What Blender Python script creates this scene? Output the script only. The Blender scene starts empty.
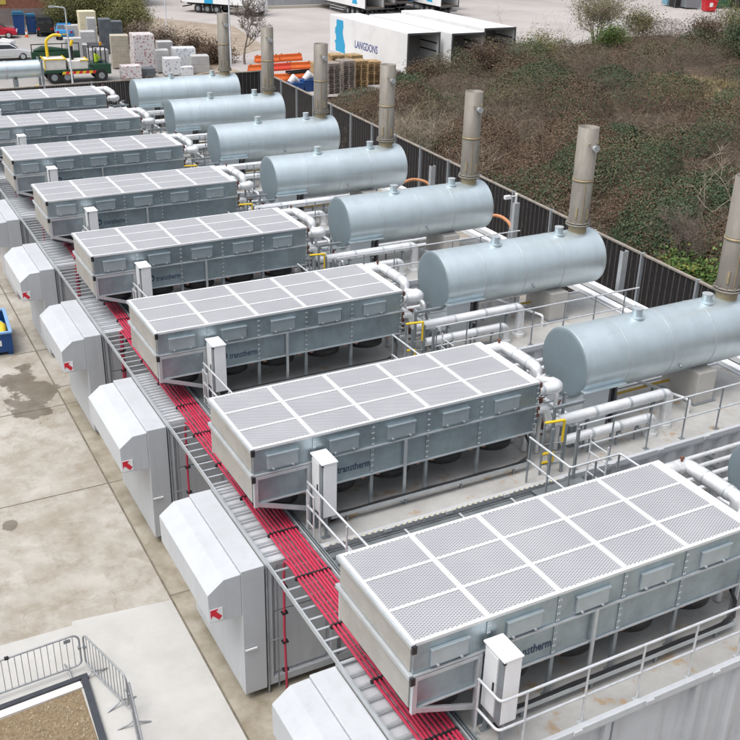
import bpy, math, random
import numpy as np
from mathutils import Vector, Matrix

random.seed(7); rng = np.random.default_rng(11)
R = math.radians
scene = bpy.context.scene
col = scene.collection

# ---------------------------------------------------------------- camera, sky, sun, exposure
cam_d = bpy.data.cameras.new('camera'); cam = bpy.data.objects.new('camera', cam_d); col.objects.link(cam)
cam_d.sensor_width = 36.0; cam_d.lens = 36.0 * 1001.45 / 740.0
cam_d.clip_start = 0.1; cam_d.clip_end = 2000
yaw, pit, rol = R(28.6448), R(25.6283), R(1.4418)
fw = Vector((math.sin(yaw)*math.cos(pit), math.cos(yaw)*math.cos(pit), -math.sin(pit)))
rt = fw.cross(Vector((0, 0, 1))).normalized(); up = rt.cross(fw)
r2 = rt*math.cos(rol) + up*math.sin(rol); u2 = -rt*math.sin(rol) + up*math.cos(rol)
m3 = Matrix((r2, u2, -fw)).transposed()
cam.matrix_world = Matrix.Translation((-5.7706, -9.1404, 14.5049)) @ m3.to_4x4()
scene.camera = cam

SUN_EL, SUN_AZ = 66, 262          # azimuth of the sun, clockwise from +Y
w = bpy.data.worlds.new('World'); scene.world = w; w.use_nodes = True
nt = w.node_tree; nt.nodes.clear()
sky = nt.nodes.new('ShaderNodeTexSky'); sky.sky_type = 'NISHITA'; sky.sun_disc = False
sky.sun_elevation = R(SUN_EL); sky.sun_rotation = R(SUN_AZ)
sky.dust_density = 4.0; sky.air_density = 1.0; sky.ozone_density = 1.0
hs = nt.nodes.new('ShaderNodeHueSaturation'); hs.inputs['Saturation'].default_value = 0.30
bg = nt.nodes.new('ShaderNodeBackground'); bg.inputs['Strength'].default_value = 0.15
wo = nt.nodes.new('ShaderNodeOutputWorld')
# overcast sky: three times brighter overhead than at the horizon
tc = nt.nodes.new('ShaderNodeTexCoord'); sp = nt.nodes.new('ShaderNodeSeparateXYZ'); nt.links.new(tc.outputs['Generated'], sp.inputs[0])
mr = nt.nodes.new('ShaderNodeMapRange'); nt.links.new(sp.outputs[2], mr.inputs[0])
mr.inputs[1].default_value = 0.0; mr.inputs[2].default_value = 1.0; mr.inputs[3].default_value = 0.40; mr.inputs[4].default_value = 1.75
vm = nt.nodes.new('ShaderNodeVectorMath'); vm.operation = 'SCALE'
nt.links.new(sky.outputs[0], hs.inputs['Color']); nt.links.new(hs.outputs[0], vm.inputs[0]); nt.links.new(mr.outputs[0], vm.inputs['Scale']); nt.links.new(vm.outputs[0], bg.inputs[0]); nt.links.new(bg.outputs[0], wo.inputs[0])
sd = bpy.data.lights.new('sun', 'SUN'); sd.energy = 1.0; sd.angle = R(40); sd.color = (1, 0.97, 0.93)
so = bpy.data.objects.new('sun', sd); col.objects.link(so)
sdir = Vector((math.sin(R(SUN_AZ))*math.cos(R(SUN_EL)), math.cos(R(SUN_AZ))*math.cos(R(SUN_EL)), math.sin(R(SUN_EL))))
so.rotation_euler = (-sdir).to_track_quat('-Z', 'Y').to_euler()
cy = scene.cycles; cy.use_adaptive_sampling = True; cy.adaptive_threshold = 0.02; cy.max_bounces = 4; cy.diffuse_bounces = 2; cy.glossy_bounces = 2; cy.transmission_bounces = 2; cy.transparent_max_bounces = 4
vs = scene.view_settings
vs.view_transform = 'Standard'; vs.look = 'None'; vs.gamma = 1; vs.use_curve_mapping = False; vs.exposure = 0.30

# ---------------------------------------------------------------- materials
MATS = {}
def mat(name, color, rough=0.6, metal=0.0, noise=0.0, nscale=3.0, color2=None, bump=0.0, bscale=30.0, spec=0.5, stretch=(1, 1, 1)):
    if name in MATS: return MATS[name]
    m = bpy.data.materials.new(name); m.use_nodes = True; MATS[name] = m
    n = m.node_tree; b = n.nodes['Principled BSDF']
    b.inputs['Base Color'].default_value = (*color, 1); b.inputs['Roughness'].default_value = rough
    b.inputs['Metallic'].default_value = metal; b.inputs['Specular IOR Level'].default_value = spec
    if noise or color2 or bump:
        g = n.nodes.new('ShaderNodeNewGeometry'); mp = n.nodes.new('ShaderNodeMapping')
        mp.inputs['Scale'].default_value = stretch
        n.links.new(g.outputs['Position'], mp.inputs['Vector'])
    if noise or color2:
        t = n.nodes.new('ShaderNodeTexNoise'); t.inputs['Scale'].default_value = nscale
        t.inputs['Detail'].default_value = 6; t.inputs['Roughness'].default_value = 0.65
        n.links.new(mp.outputs[0], t.inputs['Vector'])
        cr = n.nodes.new('ShaderNodeValToRGB')
        c2 = color2 or tuple(max(0, c*(1-noise)) for c in color)
        c1 = color if color2 else tuple(min(1, c*(1+noise)) for c in color)
        cr.color_ramp.elements[0].position = 0.32; cr.color_ramp.elements[0].color = (*c2, 1)
        cr.color_ramp.elements[1].position = 0.68; cr.color_ramp.elements[1].color = (*c1, 1)
        n.links.new(t.outputs['Fac'], cr.inputs[0]); n.links.new(cr.outputs[0], b.inputs['Base Color'])
    if bump:
        t2 = n.nodes.new('ShaderNodeTexNoise'); t2.inputs['Scale'].default_value = bscale; t2.inputs['Detail'].default_value = 4
        n.links.new(mp.outputs[0], t2.inputs['Vector'])
        bp = n.nodes.new('ShaderNodeBump'); bp.inputs['Strength'].default_value = bump; bp.inputs['Distance'].default_value = 0.02
        n.links.new(t2.outputs['Fac'], bp.inputs['Height']); n.links.new(bp.outputs[0], b.inputs['Normal'])
    return m

def N(m, t, **kw):
    nd = m.node_tree.nodes.new(t)
    for k, v in kw.items(): setattr(nd, k, v)
    return nd
def math_(m, op, a, b=None, c=None):
    nd = N(m, 'ShaderNodeMath', operation=op)
    for i, v in enumerate((a, b, c)):
        if v is None: continue
        if isinstance(v, (int, float)): nd.inputs[i].default_value = v
        else: m.node_tree.links.new(v, nd.inputs[i])
    return nd.outputs[0]
def mixc(m, f, a, b):
    nd = N(m, 'ShaderNodeMix', data_type='RGBA')
    L = m.node_tree.links
    if isinstance(f, (int, float)): nd.inputs[0].default_value = f
    else: L.new(f, nd.inputs[0])
    for i, v in ((6, a), (7, b)):
        if isinstance(v, tuple): nd.inputs[i].default_value = (*v, 1)
        else: L.new(v, nd.inputs[i])
    return nd.outputs[2]
def ramp(m, x, p0, p1):
    nd = N(m, 'ShaderNodeMapRange'); nd.inputs[1].default_value = p0; nd.inputs[2].default_value = p1
    m.node_tree.links.new(x, nd.inputs[0]); return nd.outputs[0]
def noise_(m, vec, scale, detail=5, rough=0.6):
    t = N(m, 'ShaderNodeTexNoise'); t.inputs['Scale'].default_value = scale; t.inputs['Detail'].default_value = detail
    t.inputs['Roughness'].default_value = rough
    m.node_tree.links.new(vec, t.inputs['Vector']); return t.outputs['Fac']

galv   = mat('galvanised_sheet', (0.36, 0.43, 0.465), 0.38, 0.74, 0.20, 1.6)
galv_p = mat('access_panel_sheet', (0.47, 0.535, 0.565), 0.42, 0.62, 0.08, 3)
galv_l = mat('galvanised_light', (0.55, 0.58, 0.60), 0.45, 0.6, 0.10, 3)
steel_r = mat('galvanised_rail', (0.62, 0.64, 0.66), 0.45, 0.45, 0.12, 6)
steel_d = mat('galvanised_dull', (0.30, 0.33, 0.35), 0.5, 0.6, 0.15, 4)
frame_w = mat('pale_frame', (0.64, 0.65, 0.66), 0.5, 0.1, 0.05, 4)
coil    = mat('coil_face', (0.43, 0.415, 0.385), 0.45, 0.45, 0.14, 1.5)  # warm beige reflection of the ground put into the base colour
white_p = mat('white_paint', (0.80, 0.81, 0.82), 0.35, 0.0, 0.03, 2)
white_d = mat('white_door', (0.68, 0.70, 0.71), 0.3)
cont_w  = mat('container_paint', (0.48, 0.50, 0.525), 0.42, 0.0, 0.05, 1.2, bump=0.04, bscale=2)
cont_g  = mat('container_wall', (0.50, 0.52, 0.55), 0.5, 0.0, 0.08, 1.0)
foil    = mat('foil_lagging', (0.80, 0.81, 0.82), 0.34, 0.45, 0.07, 5, bump=0.25, bscale=9)
silver  = mat('aluminium_cladding', (0.62, 0.71, 0.745), 0.37, 0.72, 0.06, 1.3, stretch=(2.2, .5, .5))
stackm  = mat('stack_steel', (0.225, 0.208, 0.180), 0.6, 0.15, 0.22, 2.2, stretch=(1, 1, .35))
stackd  = mat('stack_tarnish', (0.36, 0.29, 0.18), 0.55, 0.3, 0.2, 6)
black   = mat('black_plastic', (0.015, 0.015, 0.017), 0.5)
rubber  = mat('rubber', (0.02, 0.02, 0.02), 0.8)
red_c   = mat('red_cable', (0.43, 0.028, 0.068), 0.42, 0, 0.08, 8)
red_s   = mat('red_sign', (0.62, 0.02, 0.04), 0.4)
yellow  = mat('yellow_paint', (0.72, 0.50, 0.02), 0.45)
gasy    = mat('gas_pipe_yellow', (0.55, 0.36, 0.06), 0.5)
orange  = mat('orange_plastic', (0.62, 0.125, 0.02), 0.45, 0, 0.12, 3)
rust    = mat('rusty_flange', (0.16, 0.07, 0.05), 0.7, 0.2, 0.4, 9)
fenceb  = mat('fence_board', (0.014, 0.013, 0.015), 0.7, 0, 0.35, 6, stretch=(3, 3, .4))
fencel  = mat('fence_lath', (0.095, 0.088, 0.084), 0.75, 0, 0.3, 6)
fencep  = mat('fence_cap', (0.26, 0.23, 0.20), 0.75, 0, 0.25, 3)
grating = mat('walkway_grating', (0.20, 0.22, 0.23), 0.55, 0.4, 0.2, 3)
letter  = mat('lettering_navy', (0.03, 0.055, 0.10), 0.5)
blue_l  = mat('logo_blue', (0.03, 0.36, 0.62), 0.45)
navy    = mat('letter_blue', (0.02, 0.05, 0.22), 0.45)
dark_in = mat('dark_interior', (0.05, 0.048, 0.048), 0.8)
trailer_w = mat('trailer_white', (0.80, 0.81, 0.81), 0.4, 0, 0.04, .5)
wood    = mat('pallet_wood', (0.46, 0.32, 0.17), 0.8, 0, 0.25, 3)
wood_g  = mat('weathered_pallet', (0.36, 0.31, 0.27), 0.85, 0, 0.25, 3)
blue_p  = mat('blue_plastic', (0.008, 0.055, 0.20), 0.35)
glass_d = mat('dark_glass', (0.02, 0.025, 0.03), 0.08, 0, spec=0.8)
gravel_m = mat('gravel_soil', (0.25, 0.19, 0.115), 0.9, 0, 0, 14, color2=(0.13, 0.09, 0.048), bump=0.9, bscale=22)

def weather(m, col_, amt, stretch, lo=.52, hi=.72, scale=1.0, vary=.07):
    """rain streaks and grime in the sheet's colour, and a little difference from one object to the next"""
    n = m.node_tree; b = n.nodes['Principled BSDF']; src = b.inputs['Base Color'].links[0].from_socket
    g = N(m, 'ShaderNodeNewGeometry'); mp = N(m, 'ShaderNodeMapping'); mp.inputs['Scale'].default_value = stretch
    n.links.new(g.outputs['Position'], mp.inputs['Vector'])
    f = math_(m, 'MULTIPLY', ramp(m, noise_(m, mp.outputs[0], scale, 7, .7), lo, hi), amt)
    c_ = mixc(m, f, src, col_)
    oi = N(m, 'ShaderNodeObjectInfo'); hv = N(m, 'ShaderNodeHueSaturation'); n.links.new(c_, hv.inputs['Color'])
    n.links.new(math_(m, 'ADD', math_(m, 'MULTIPLY', oi.outputs['Random'], 2*vary), 1-vary), hv.inputs['Value'])
    n.links.new(hv.outputs[0], b.inputs['Base Color'])
weather(cont_w, (.27, .26, .235), .22, (5, 5, .35), .50, .75)
weather(cont_g, (.24, .23, .21), .4, (5, 5, .35), .50, .75)
weather(silver, (.42, .49, .515), .30, (1.2, 3, .5), .48, .72, 1.2, .06)
weather(galv, (.24, .29, .31), .38, (3, 3, .6), .50, .74, 1.3, .06)
weather(stackm, (.13, .105, .075), .55, (4, 4, .5), .52, .74, 1.4, .08)
weather(foil, (.50, .49, .47), .5, (2, 2, 2), .52, .72, 1.6, .06)
weather(white_p, (.50, .49, .46), .3, (5, 5, .5), .52, .75)
weather(trailer_w, (.52, .50, .47), .35, (1, .6, .5), .5, .75, .9)

# deck: off-white membrane, rust and dirt
deck_m = mat('deck_membrane', (0.56, 0.55, 0.53), 0.6)
g_ = N(deck_m, 'ShaderNodeNewGeometry').outputs['Position']
n1 = noise_(deck_m, g_, 1.1); n2 = noise_(deck_m, g_, 2.3, 3); n3 = noise_(deck_m, g_, 9)
c = mixc(deck_m, ramp(deck_m, n1, .35, .7), (0.44, 0.435, 0.42), (0.32, 0.312, 0.298))
c = mixc(deck_m, math_(deck_m, 'MULTIPLY', ramp(deck_m, n2, .60, .70), .75), c, (0.33, 0.22, 0.11))
c = mixc(deck_m, math_(deck_m, 'MULTIPLY', ramp(deck_m, n3, .4, .8), .25), c, (0.27, 0.26, 0.245))
deck_m.node_tree.links.new(c, deck_m.node_tree.nodes['Principled BSDF'].inputs['Base Color'])

# perforated grille on top of the coolers (holes are a fine pattern of the sheet itself)
mesh_m = mat('perforated_grille', (0.5, 0.5, 0.5), 0.5, 0.25)
g_ = N(mesh_m, 'ShaderNodeNewGeometry').outputs['Position']
sx = N(mesh_m, 'ShaderNodeSeparateXYZ'); mesh_m.node_tree.links.new(g_, sx.inputs[0])
K = 2*math.pi/0.044
a = math_(mesh_m, 'SINE', math_(mesh_m, 'MULTIPLY', sx.outputs[0], K*.5))
b_ = math_(mesh_m, 'SINE', math_(mesh_m, 'MULTIPLY', sx.outputs[1], K))
hole = ramp(mesh_m, math_(mesh_m, 'MULTIPLY', a, b_), -0.05, 0.45)
n1 = noise_(mesh_m, g_, 0.9)
base = mixc(mesh_m, ramp(mesh_m, n1, .3, .7), (0.52, 0.525, 0.54), (0.45, 0.455, 0.475))
c = mixc(mesh_m, hole, base, (0.17, 0.175, 0.19))
mesh_m.node_tree.links.new(c, mesh_m.node_tree.nodes['Principled BSDF'].inputs['Base Color'])

# concrete yard: slabs, mottling, brown dirt, wet patch
conc_m = mat('concrete', (0.45, 0.43, 0.39), 0.75)
L = conc_m.node_tree.links; BS = conc_m.node_tree.nodes['Principled BSDF']
g_ = N(conc_m, 'ShaderNodeNewGeometry').outputs['Position']
sx = N(conc_m, 'ShaderNodeSeparateXYZ'); L.new(g_, sx.inputs[0]); X, Y = sx.outputs[0], sx.outputs[1]
n1 = noise_(conc_m, g_, 0.55, 8, .68); n2 = noise_(conc_m, g_, 1.6, 8, .7); n3 = noise_(conc_m, g_, 14, 4); n4 = noise_(conc_m, g_, .9, 6, .6)
c = mixc(conc_m, ramp(conc_m, n1, .38, .62), (0.285, 0.255, 0.208), (0.41, 0.388, 0.35))
c = mixc(conc_m, math_(conc_m, 'MULTIPLY', ramp(conc_m, n2, .48, .66), .6), c, (0.215, 0.18, 0.132))
c = mixc(conc_m, math_(conc_m, 'MULTIPLY', ramp(conc_m, n3, .4, .75), .14), c, (0.45, 0.43, 0.40))
# pale lime streaks along old cracks
n5 = noise_(conc_m, g_, .45, 3, .5); n6 = noise_(conc_m, g_, 1.3, 4, .6)
st = ramp(conc_m, math_(conc_m, 'ABSOLUTE', math_(conc_m, 'SUBTRACT', n5, .5)), .022, .0)
st = math_(conc_m, 'MULTIPLY', math_(conc_m, 'MULTIPLY', st, ramp(conc_m, n6, .48, .66)), .38)
c = mixc(conc_m, st, c, (0.47, 0.455, 0.42))
vcr = N(conc_m, 'ShaderNodeTexVoronoi', feature='DISTANCE_TO_EDGE'); vcr.inputs['Scale'].default_value = .16
wp = N(conc_m, 'ShaderNodeVectorMath', operation='ADD'); nz = N(conc_m, 'ShaderNodeTexNoise'); nz.inputs['Scale'].default_value = 1.1; L.new(g_, nz.inputs['Vector'])
L.new(g_, wp.inputs[0]); L.new(nz.outputs['Color'], wp.inputs[1]); L.new(wp.outputs[0], vcr.inputs['Vector'])
c = mixc(conc_m, math_(conc_m, 'MULTIPLY', ramp(conc_m, vcr.outputs['Distance'], .0025, .0008), .28), c, (.13, .11, .085))
mpt = N(conc_m, 'ShaderNodeMapping'); mpt.inputs['Scale'].default_value = (2.6, .10, 1); mpt.inputs['Rotation'].default_value = (0, 0, .12); L.new(g_, mpt.inputs['Vector'])
c = mixc(conc_m, math_(conc_m, 'MULTIPLY', ramp(conc_m, noise_(conc_m, mpt.outputs[0], 1.0, 4, .6), .55, .72), .22), c, (.20, .18, .15))
# wet patch near the blue crate
dx = math_(conc_m, 'DIVIDE', math_(conc_m, 'ADD', X, 1.75), 1.15); dy = math_(conc_m, 'DIVIDE', math_(conc_m, 'SUBTRACT', Y, 20.3), 2.9)
dd = math_(conc_m, 'SQRT', math_(conc_m, 'ADD', math_(conc_m, 'MULTIPLY', dx, dx), math_(conc_m, 'MULTIPLY', dy, dy)))
wv = math_(conc_m, 'SUBTRACT', n4, math_(conc_m, 'MULTIPLY', ramp(conc_m, dd, .35, 1.25), .32))
wet = ramp(conc_m, wv, .395, .425)
dx2 = math_(conc_m, 'DIVIDE', math_(conc_m, 'ADD', X, 3.6), .22); dy2 = math_(conc_m, 'DIVIDE', math_(conc_m, 'SUBTRACT', Y, 13.3), .26)
d2 = math_(conc_m, 'SQRT', math_(conc_m, 'ADD', math_(conc_m, 'MULTIPLY', dx2, dx2), math_(conc_m, 'MULTIPLY', dy2, dy2)))
dot = ramp(conc_m, math_(conc_m, 'ADD', d2, math_(conc_m, 'MULTIPLY', math_(conc_m, 'SUBTRACT', n2, .5), 2.2)), 1.0, .85)
wet = math_(conc_m, 'MAXIMUM', wet, dot)
c = mixc(conc_m, math_(conc_m, 'MULTIPLY', wet, math_(conc_m, 'ADD', .45, math_(conc_m, 'MULTIPLY', n2, .6))), c, (0.10, 0.08, 0.055))
L.new(c, BS.inputs['Base Color']); L.new(math_(conc_m, 'SUBTRACT', .8, math_(conc_m, 'MULTIPLY', wet, .4)), BS.inputs['Roughness'])
fresh_m = mat('fresh_concrete', (0.60, 0.595, 0.57), 0.7)
L = fresh_m.node_tree.links; g_ = N(fresh_m, 'ShaderNodeNewGeometry').outputs['Position']
n1 = noise_(fresh_m, g_, .8, 7, .65); n2 = noise_(fresh_m, g_, 3.5, 7, .7)
c = mixc(fresh_m, ramp(fresh_m, n1, .35, .65), (0.47, 0.465, 0.445), (0.40, 0.392, 0.37))
c = mixc(fresh_m, math_(fresh_m, 'MULTIPLY', ramp(fresh_m, n2, .55, .75), .3), c, (0.33, 0.315, 0.285))
L.new(c, fresh_m.node_tree.nodes['Principled BSDF'].inputs['Base Color'])
strip_m = mat('damp_concrete', (0.36, 0.33, 0.275), 0.8, 0, 0, 1.6, color2=(0.21, 0.18, 0.125), bump=.1)
joint_m = mat('slab_joint', (0.15, 0.13, 0.10), 0.9, 0, .3, 3)
tarmac  = mat('pale_tarmac', (0.33, 0.315, 0.30), 0.85, 0, 0, .18, color2=(0.25, 0.24, 0.23))
tarmac2 = mat('loading_tarmac', (0.40, 0.37, 0.355), 0.8, 0, 0, .12, color2=(0.31, 0.285, 0.27))
soil_m  = mat('shaded_bank_soil', (0.085, 0.06, 0.04), 0.95, 0, 0, .5, color2=(0.04, 0.028, 0.018), bump=.6, bscale=2)  # brown soil, darkened to paint deep shade into the gaps between mounds
rough_m = mat('rough_gravel', (0.34, 0.29, 0.235), 0.95, 0, 0, 1.1, color2=(0.20, 0.155, 0.11), bump=.4, bscale=3)

# ---------------------------------------------------------------- mesh helpers
class MB:
    def __init__(s): s.v = []; s.f = []; s.sm = []; s.mi = []
    def add(s, vs, fs, smooth=False, mi=0):
        o = len(s.v); s.v += [tuple(v) for v in vs]
        for f in fs: s.f.append([i+o for i in f]); s.sm.append(smooth); s.mi.append(mi)
        return s
    def box(s, a, b, mi=0):
        x0, y0, z0 = a; x1, y1, z1 = b
        x0, x1 = min(x0, x1), max(x0, x1); y0, y1 = min(y0, y1), max(y0, y1); z0, z1 = min(z0, z1), max(z0, z1)
        v = [(x0,y0,z0),(x1,y0,z0),(x1,y1,z0),(x0,y1,z0),(x0,y0,z1),(x1,y0,z1),(x1,y1,z1),(x0,y1,z1)]
        return s.add(v, [(0,3,2,1),(4,5,6,7),(0,1,5,4),(1,2,6,5),(2,3,7,6),(3,0,4,7)], mi=mi)
    def bar(s, p, q, wx, wz=None, mi=0, upv=(0, 0, 1)):
        p, q = Vector(p), Vector(q); d = (q-p).normalized(); wz = wz or wx
        u = Vector(upv)
        if abs(d.dot(u)) > .95: u = Vector((0, 1, 0))
        a = d.cross(u).normalized()*wx/2; b = a.cross(d).normalized()*wz/2
        v = [p-a-b, p+a-b, p+a+b, p-a+b, q-a-b, q+a-b, q+a+b, q-a+b]
        return s.add(v, [(0,1,2,3),(4,7,6,5),(0,4,5,1),(1,5,6,2),(2,6,7,3),(3,7,4,0)], mi=mi)
    def tube(s, pts, r, seg=10, caps=True, mi=0, smooth=True):
        pts = [Vector(p) for p in pts]; n = len(pts)
        rs = r if isinstance(r, (list, tuple)) else [r]*n
        tg = []
        for i in range(n):
            a = (pts[i]-pts[i-1]).normalized() if i else None
            b = (pts[i+1]-pts[i]).normalized() if i < n-1 else None
            t = a if b is None else b if a is None else (a+b)
            tg.append(t.normalized() if t.length > 1e-6 else (a or b))
        u = Vector((0, 0, 1)) if abs(tg[0].z) < .9 else Vector((1, 0, 0))
        vs = []; 
        for i in range(n):
            u = (u - tg[i]*u.dot(tg[i]))
            u = u.normalized() if u.length > 1e-5 else tg[i].orthogonal().normalized()
            w_ = tg[i].cross(u)
            k = 1.0
            if 0 < i < n-1:
                ca = (pts[i]-pts[i-1]).normalized().dot((pts[i+1]-pts[i]).normalized())
                k = 1/max(.5, math.sqrt(max(.0, (1+ca)/2)))
                k = min(k, 1.15)
            for j in range(seg):
                t = 2*math.pi*j/seg
                vs.append(pts[i] + (u*math.cos(t)+w_*math.sin(t))*rs[i]*k)
        fs = []
        for i in range(n-1):
            for j in range(seg):
                k = (j+1) % seg
                fs.append((i*seg+j, i*seg+k, (i+1)*seg+k, (i+1)*seg+j))
        s.add(vs, fs, smooth, mi)
        if caps:
            s.add(vs[:seg], [tuple(reversed(range(seg)))], False, mi); s.add(vs[-seg:], [tuple(range(seg))], False, mi)
        return s
    def prism(s, prof, axis, a, b, mi=0):
        # prof: list of 2D points; axis 'y' -> (x,z), 'x' -> (y,z), 'z' -> (x,y)
        def P(p, t): return {'y': (p[0], t, p[1]), 'x': (t, p[0], p[1]), 'z': (p[0], p[1], t)}[axis]
        n = len(prof); vs = [P(p, a) for p in prof]+[P(p, b) for p in prof]
        fs = [tuple(range(n)), tuple(reversed(range(n, 2*n)))]+[(i, n+i, n+(i+1) % n, (i+1) % n) for i in range(n)]
        return s.add(vs, fs, mi=mi)
    def ring(s, c, ro, ri, z0, z1, seg=24, mi=0):
        vs = []
        for (r, z) in ((ro, z0), (ro, z1), (ri, z1), (ri, z0)):
            vs += [(c[0]+r*math.cos(2*math.pi*j/seg), c[1]+r*math.sin(2*math.pi*j/seg), z) for j in range(seg)]
        fs = []
        for q in range(4):
            for j in range(seg):
                k = (j+1) % seg; e = (q+1) % 4
                fs.append((q*seg+j, q*seg+k, e*seg+k, e*seg+j))
        return s.add(vs, fs, True, mi)
    def build(s, name, mats, parent=None, bevel=0.0, loc=None):
        me = bpy.data.meshes.new(name); me.from_pydata(s.v, [], s.f)
        me.polygons.foreach_set('use_smooth', s.sm); me.polygons.foreach_set('material_index', s.mi)
        for m in (mats if isinstance(mats, (list, tuple)) else [mats]): me.materials.append(m)
        import bmesh
        bm = bmesh.new(); bm.from_mesh(me); bmesh.ops.recalc_face_normals(bm, faces=bm.faces); bm.to_mesh(me); bm.free()
        me.update()
        o = bpy.data.objects.new(name, me); col.objects.link(o)
        if parent: o.parent = parent
        if loc: o.location = loc
        if bevel:
            b = o.modifiers.new('bevel', 'BEVEL'); b.width = bevel; b.segments = 2; b.limit_method = 'ANGLE'; b.angle_limit = R(40)
        return o

def arc(p0, p1, p2, n=5, r=None):
    """corner p1 rounded with radius r between p0 and p2"""
    p0, p1, p2 = Vector(p0), Vector(p1), Vector(p2)
    a = (p0-p1).normalized(); b = (p2-p1).normalized()
    s_, e_ = p1+a*r, p1+b*r
    return [s_*(1-t)**2 + p1*2*t*(1-t) + e_*t*t for t in [i/n for i in range(n+1)]]
def rounded(pts, r, n=5):
    out = [Vector(pts[0])]
    for i in range(1, len(pts)-1): out += arc(pts[i-1], pts[i], pts[i+1], n, r)
    return out+[Vector(pts[-1])]

def tag(o, label=None, cat=None, group=None, kind=None):
    if label: o['label'] = label
    if cat: o['category'] = cat
    if group: o['group'] = group
    if kind: o['kind'] = kind
    return o
def empty(name, loc=(0, 0, 0), rz=0.0, label=None, cat=None, group=None):
    o = bpy.data.objects.new(name, None); col.objects.link(o); o.location = loc; o.rotation_euler = (0, 0, rz)
    o.empty_display_size = .2
    return tag(o, label, cat, group)
def copy_tree(o, parent=None):
    c = o.copy(); col.objects.link(c)
    if parent: c.parent = parent
    for ch in list(o.children): copy_tree(ch, c)
    return c
def text_mesh(name, body, size, m, parent, loc, rot, ext=0.004, shear=0, sx=1.0):
    cu = bpy.data.curves.new(name, 'FONT'); cu.body = body; cu.size = size; cu.extrude = ext; cu.shear = shear; cu.resolution_u = 3
    t = bpy.data.objects.new(name, cu); col.objects.link(t)
    dg = bpy.context.evaluated_depsgraph_get(); me = bpy.data.meshes.new_from_object(t.evaluated_get(dg))
    bpy.data.objects.remove(t); me.name = name; me.materials.clear(); me.materials.append(m)
    o = bpy.data.objects.new(name, me); col.objects.link(o); o.parent = parent; o.location = loc; o.rotation_euler = rot; o.scale = (sx, 1, 1)
    return o
def structure(o): return tag(o, kind='structure')

ORD = ['nearest', 'second nearest', 'third nearest', 'fourth nearest', 'fifth nearest', 'sixth nearest', 'second farthest', 'farthest']
P = 5.9; DK = 3.13; NU = 8

# ---------------------------------------------------------------- ground and setting
def sheet(name, pts, z, m, thick=None):
    mb = MB(); mb.add([(x, y, z) for x, y in pts], [tuple(range(len(pts)))]); return structure(mb.build(name, m))
sheet('ground', [(-500, -500), (700, -500), (700, 900), (-500, 900)], 0.0, tarmac)
sheet('concrete_yard', [(-60, -40), (20.0, -40), (20.9, 58.0), (-60, 56.5)], 0.004, conc_m)
sheet('concrete_apron', [(-40, -30), (-0.94, -30), (-0.94, 8.75), (-3.08, 9.0), (-3.12, 8.86), (-40, 9.55)], 0.008, fresh_m)
sheet('dirty_strip', [(-0.90, -30), (1.2, -30), (1.2, 20.4), (-0.90, 20.4)], 0.008, strip_m)
mb = MB(); mb.box((-0.945, -30, 0.002), (-0.90, 57, 0.0125))
for y in (8.9, 14.2, 19.25, 20.52, 23.6, 29.5, 35.4, 41.3, 47.2):
    if y == 8.9: mb.box((-0.899, y-.02, .002), (1.2, y+.02, .0125))
    elif y == 20.52: mb.box((-0.899, y-.015, .002), (1.2, y+.015, .0125))
    else: mb.box((-30, y-.015, .002), (-0.946, y+.015, .0125)); mb.box((-0.899, y-.015, .002), (1.2, y+.015, .0125))
mb.box((-6.2, -30, .002), (-6.17, 57, .0125))
structure(mb.build('slab_joint', joint_m))
sheet('loading_yard', [(25.5, 59.4), (44, 58.5), (400, 40), (600, 700), (25.5, 700)], 0.5, tarmac2)
mb = MB(); mb.add([(22.2, 57.5, .012), (25.6, 57.5, .504), (25.6, 125, .504), (22.2, 125, .012)], [(0, 1, 2, 3)])
structure(mb.build('gravel_slope', rough_m))
mb = MB(); mb.add([(25.4, 78, .508), (33, 84, .508), (36, 101, .508), (25.4, 118, .508)], [(0, 1, 2, 3)])
structure(mb.build('rough_ground', rough_m))

# bank: terrain height field behind the right-hand fence
def fence_x(y): return 18.96 + (y-13.47)*0.0585
XE = [18, 30, 36, 39, 46, 55, 66, 80, 110]; YE = [58.5, 58.5, 58.6, 58.6, 60.5, 67, 68, 60, 52]
def y_edge(x): return np.interp(x, XE, YE)
def sst(t): t = np.clip(t, 0, 1); return t*t*(3-2*t)
def bank_h(x, y):
    t = sst((x - (18.96 + (y-13.47)*0.0585) - 0.8)/8.0)
    e = sst((y_edge(x) + .8 - y)/5.0)
    und = .35*np.sin(x*.55+1.3*np.sin(y*.31))*np.sin(y*.43+.8) + .2*np.sin(x*1.3+y*.9)
    lowc = 1-.5*np.clip((y-46)/7, 0, 1)*np.clip((35-x)/5, 0, 1)
    return t*e*lowc*(1.9 + und + .02*np.clip(x-30, 0, 60)) + .3*t
gx = np.arange(19.1, 116, .9); gy = np.arange(-30, 74, .9)
GX, GY = np.meshgrid(gx, gy); GX = GX + (GY-13.47)*.0585
GZ = bank_h(GX, GY); GZ = np.where(GY > y_edge(GX)+1.5, .3, GZ)
nv = len(gx); vs_ = np.stack([GX, GY, GZ], -1).reshape(-1, 3)
fs_ = [(j*nv+i, j*nv+i+1, (j+1)*nv+i+1, (j+1)*nv+i) for j in range(len(gy)-1) for i in range(nv-1)]
mb = MB(); mb.add(vs_.tolist(), fs_, True); structure(mb.build('bank_terrain', soil_m))

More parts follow.
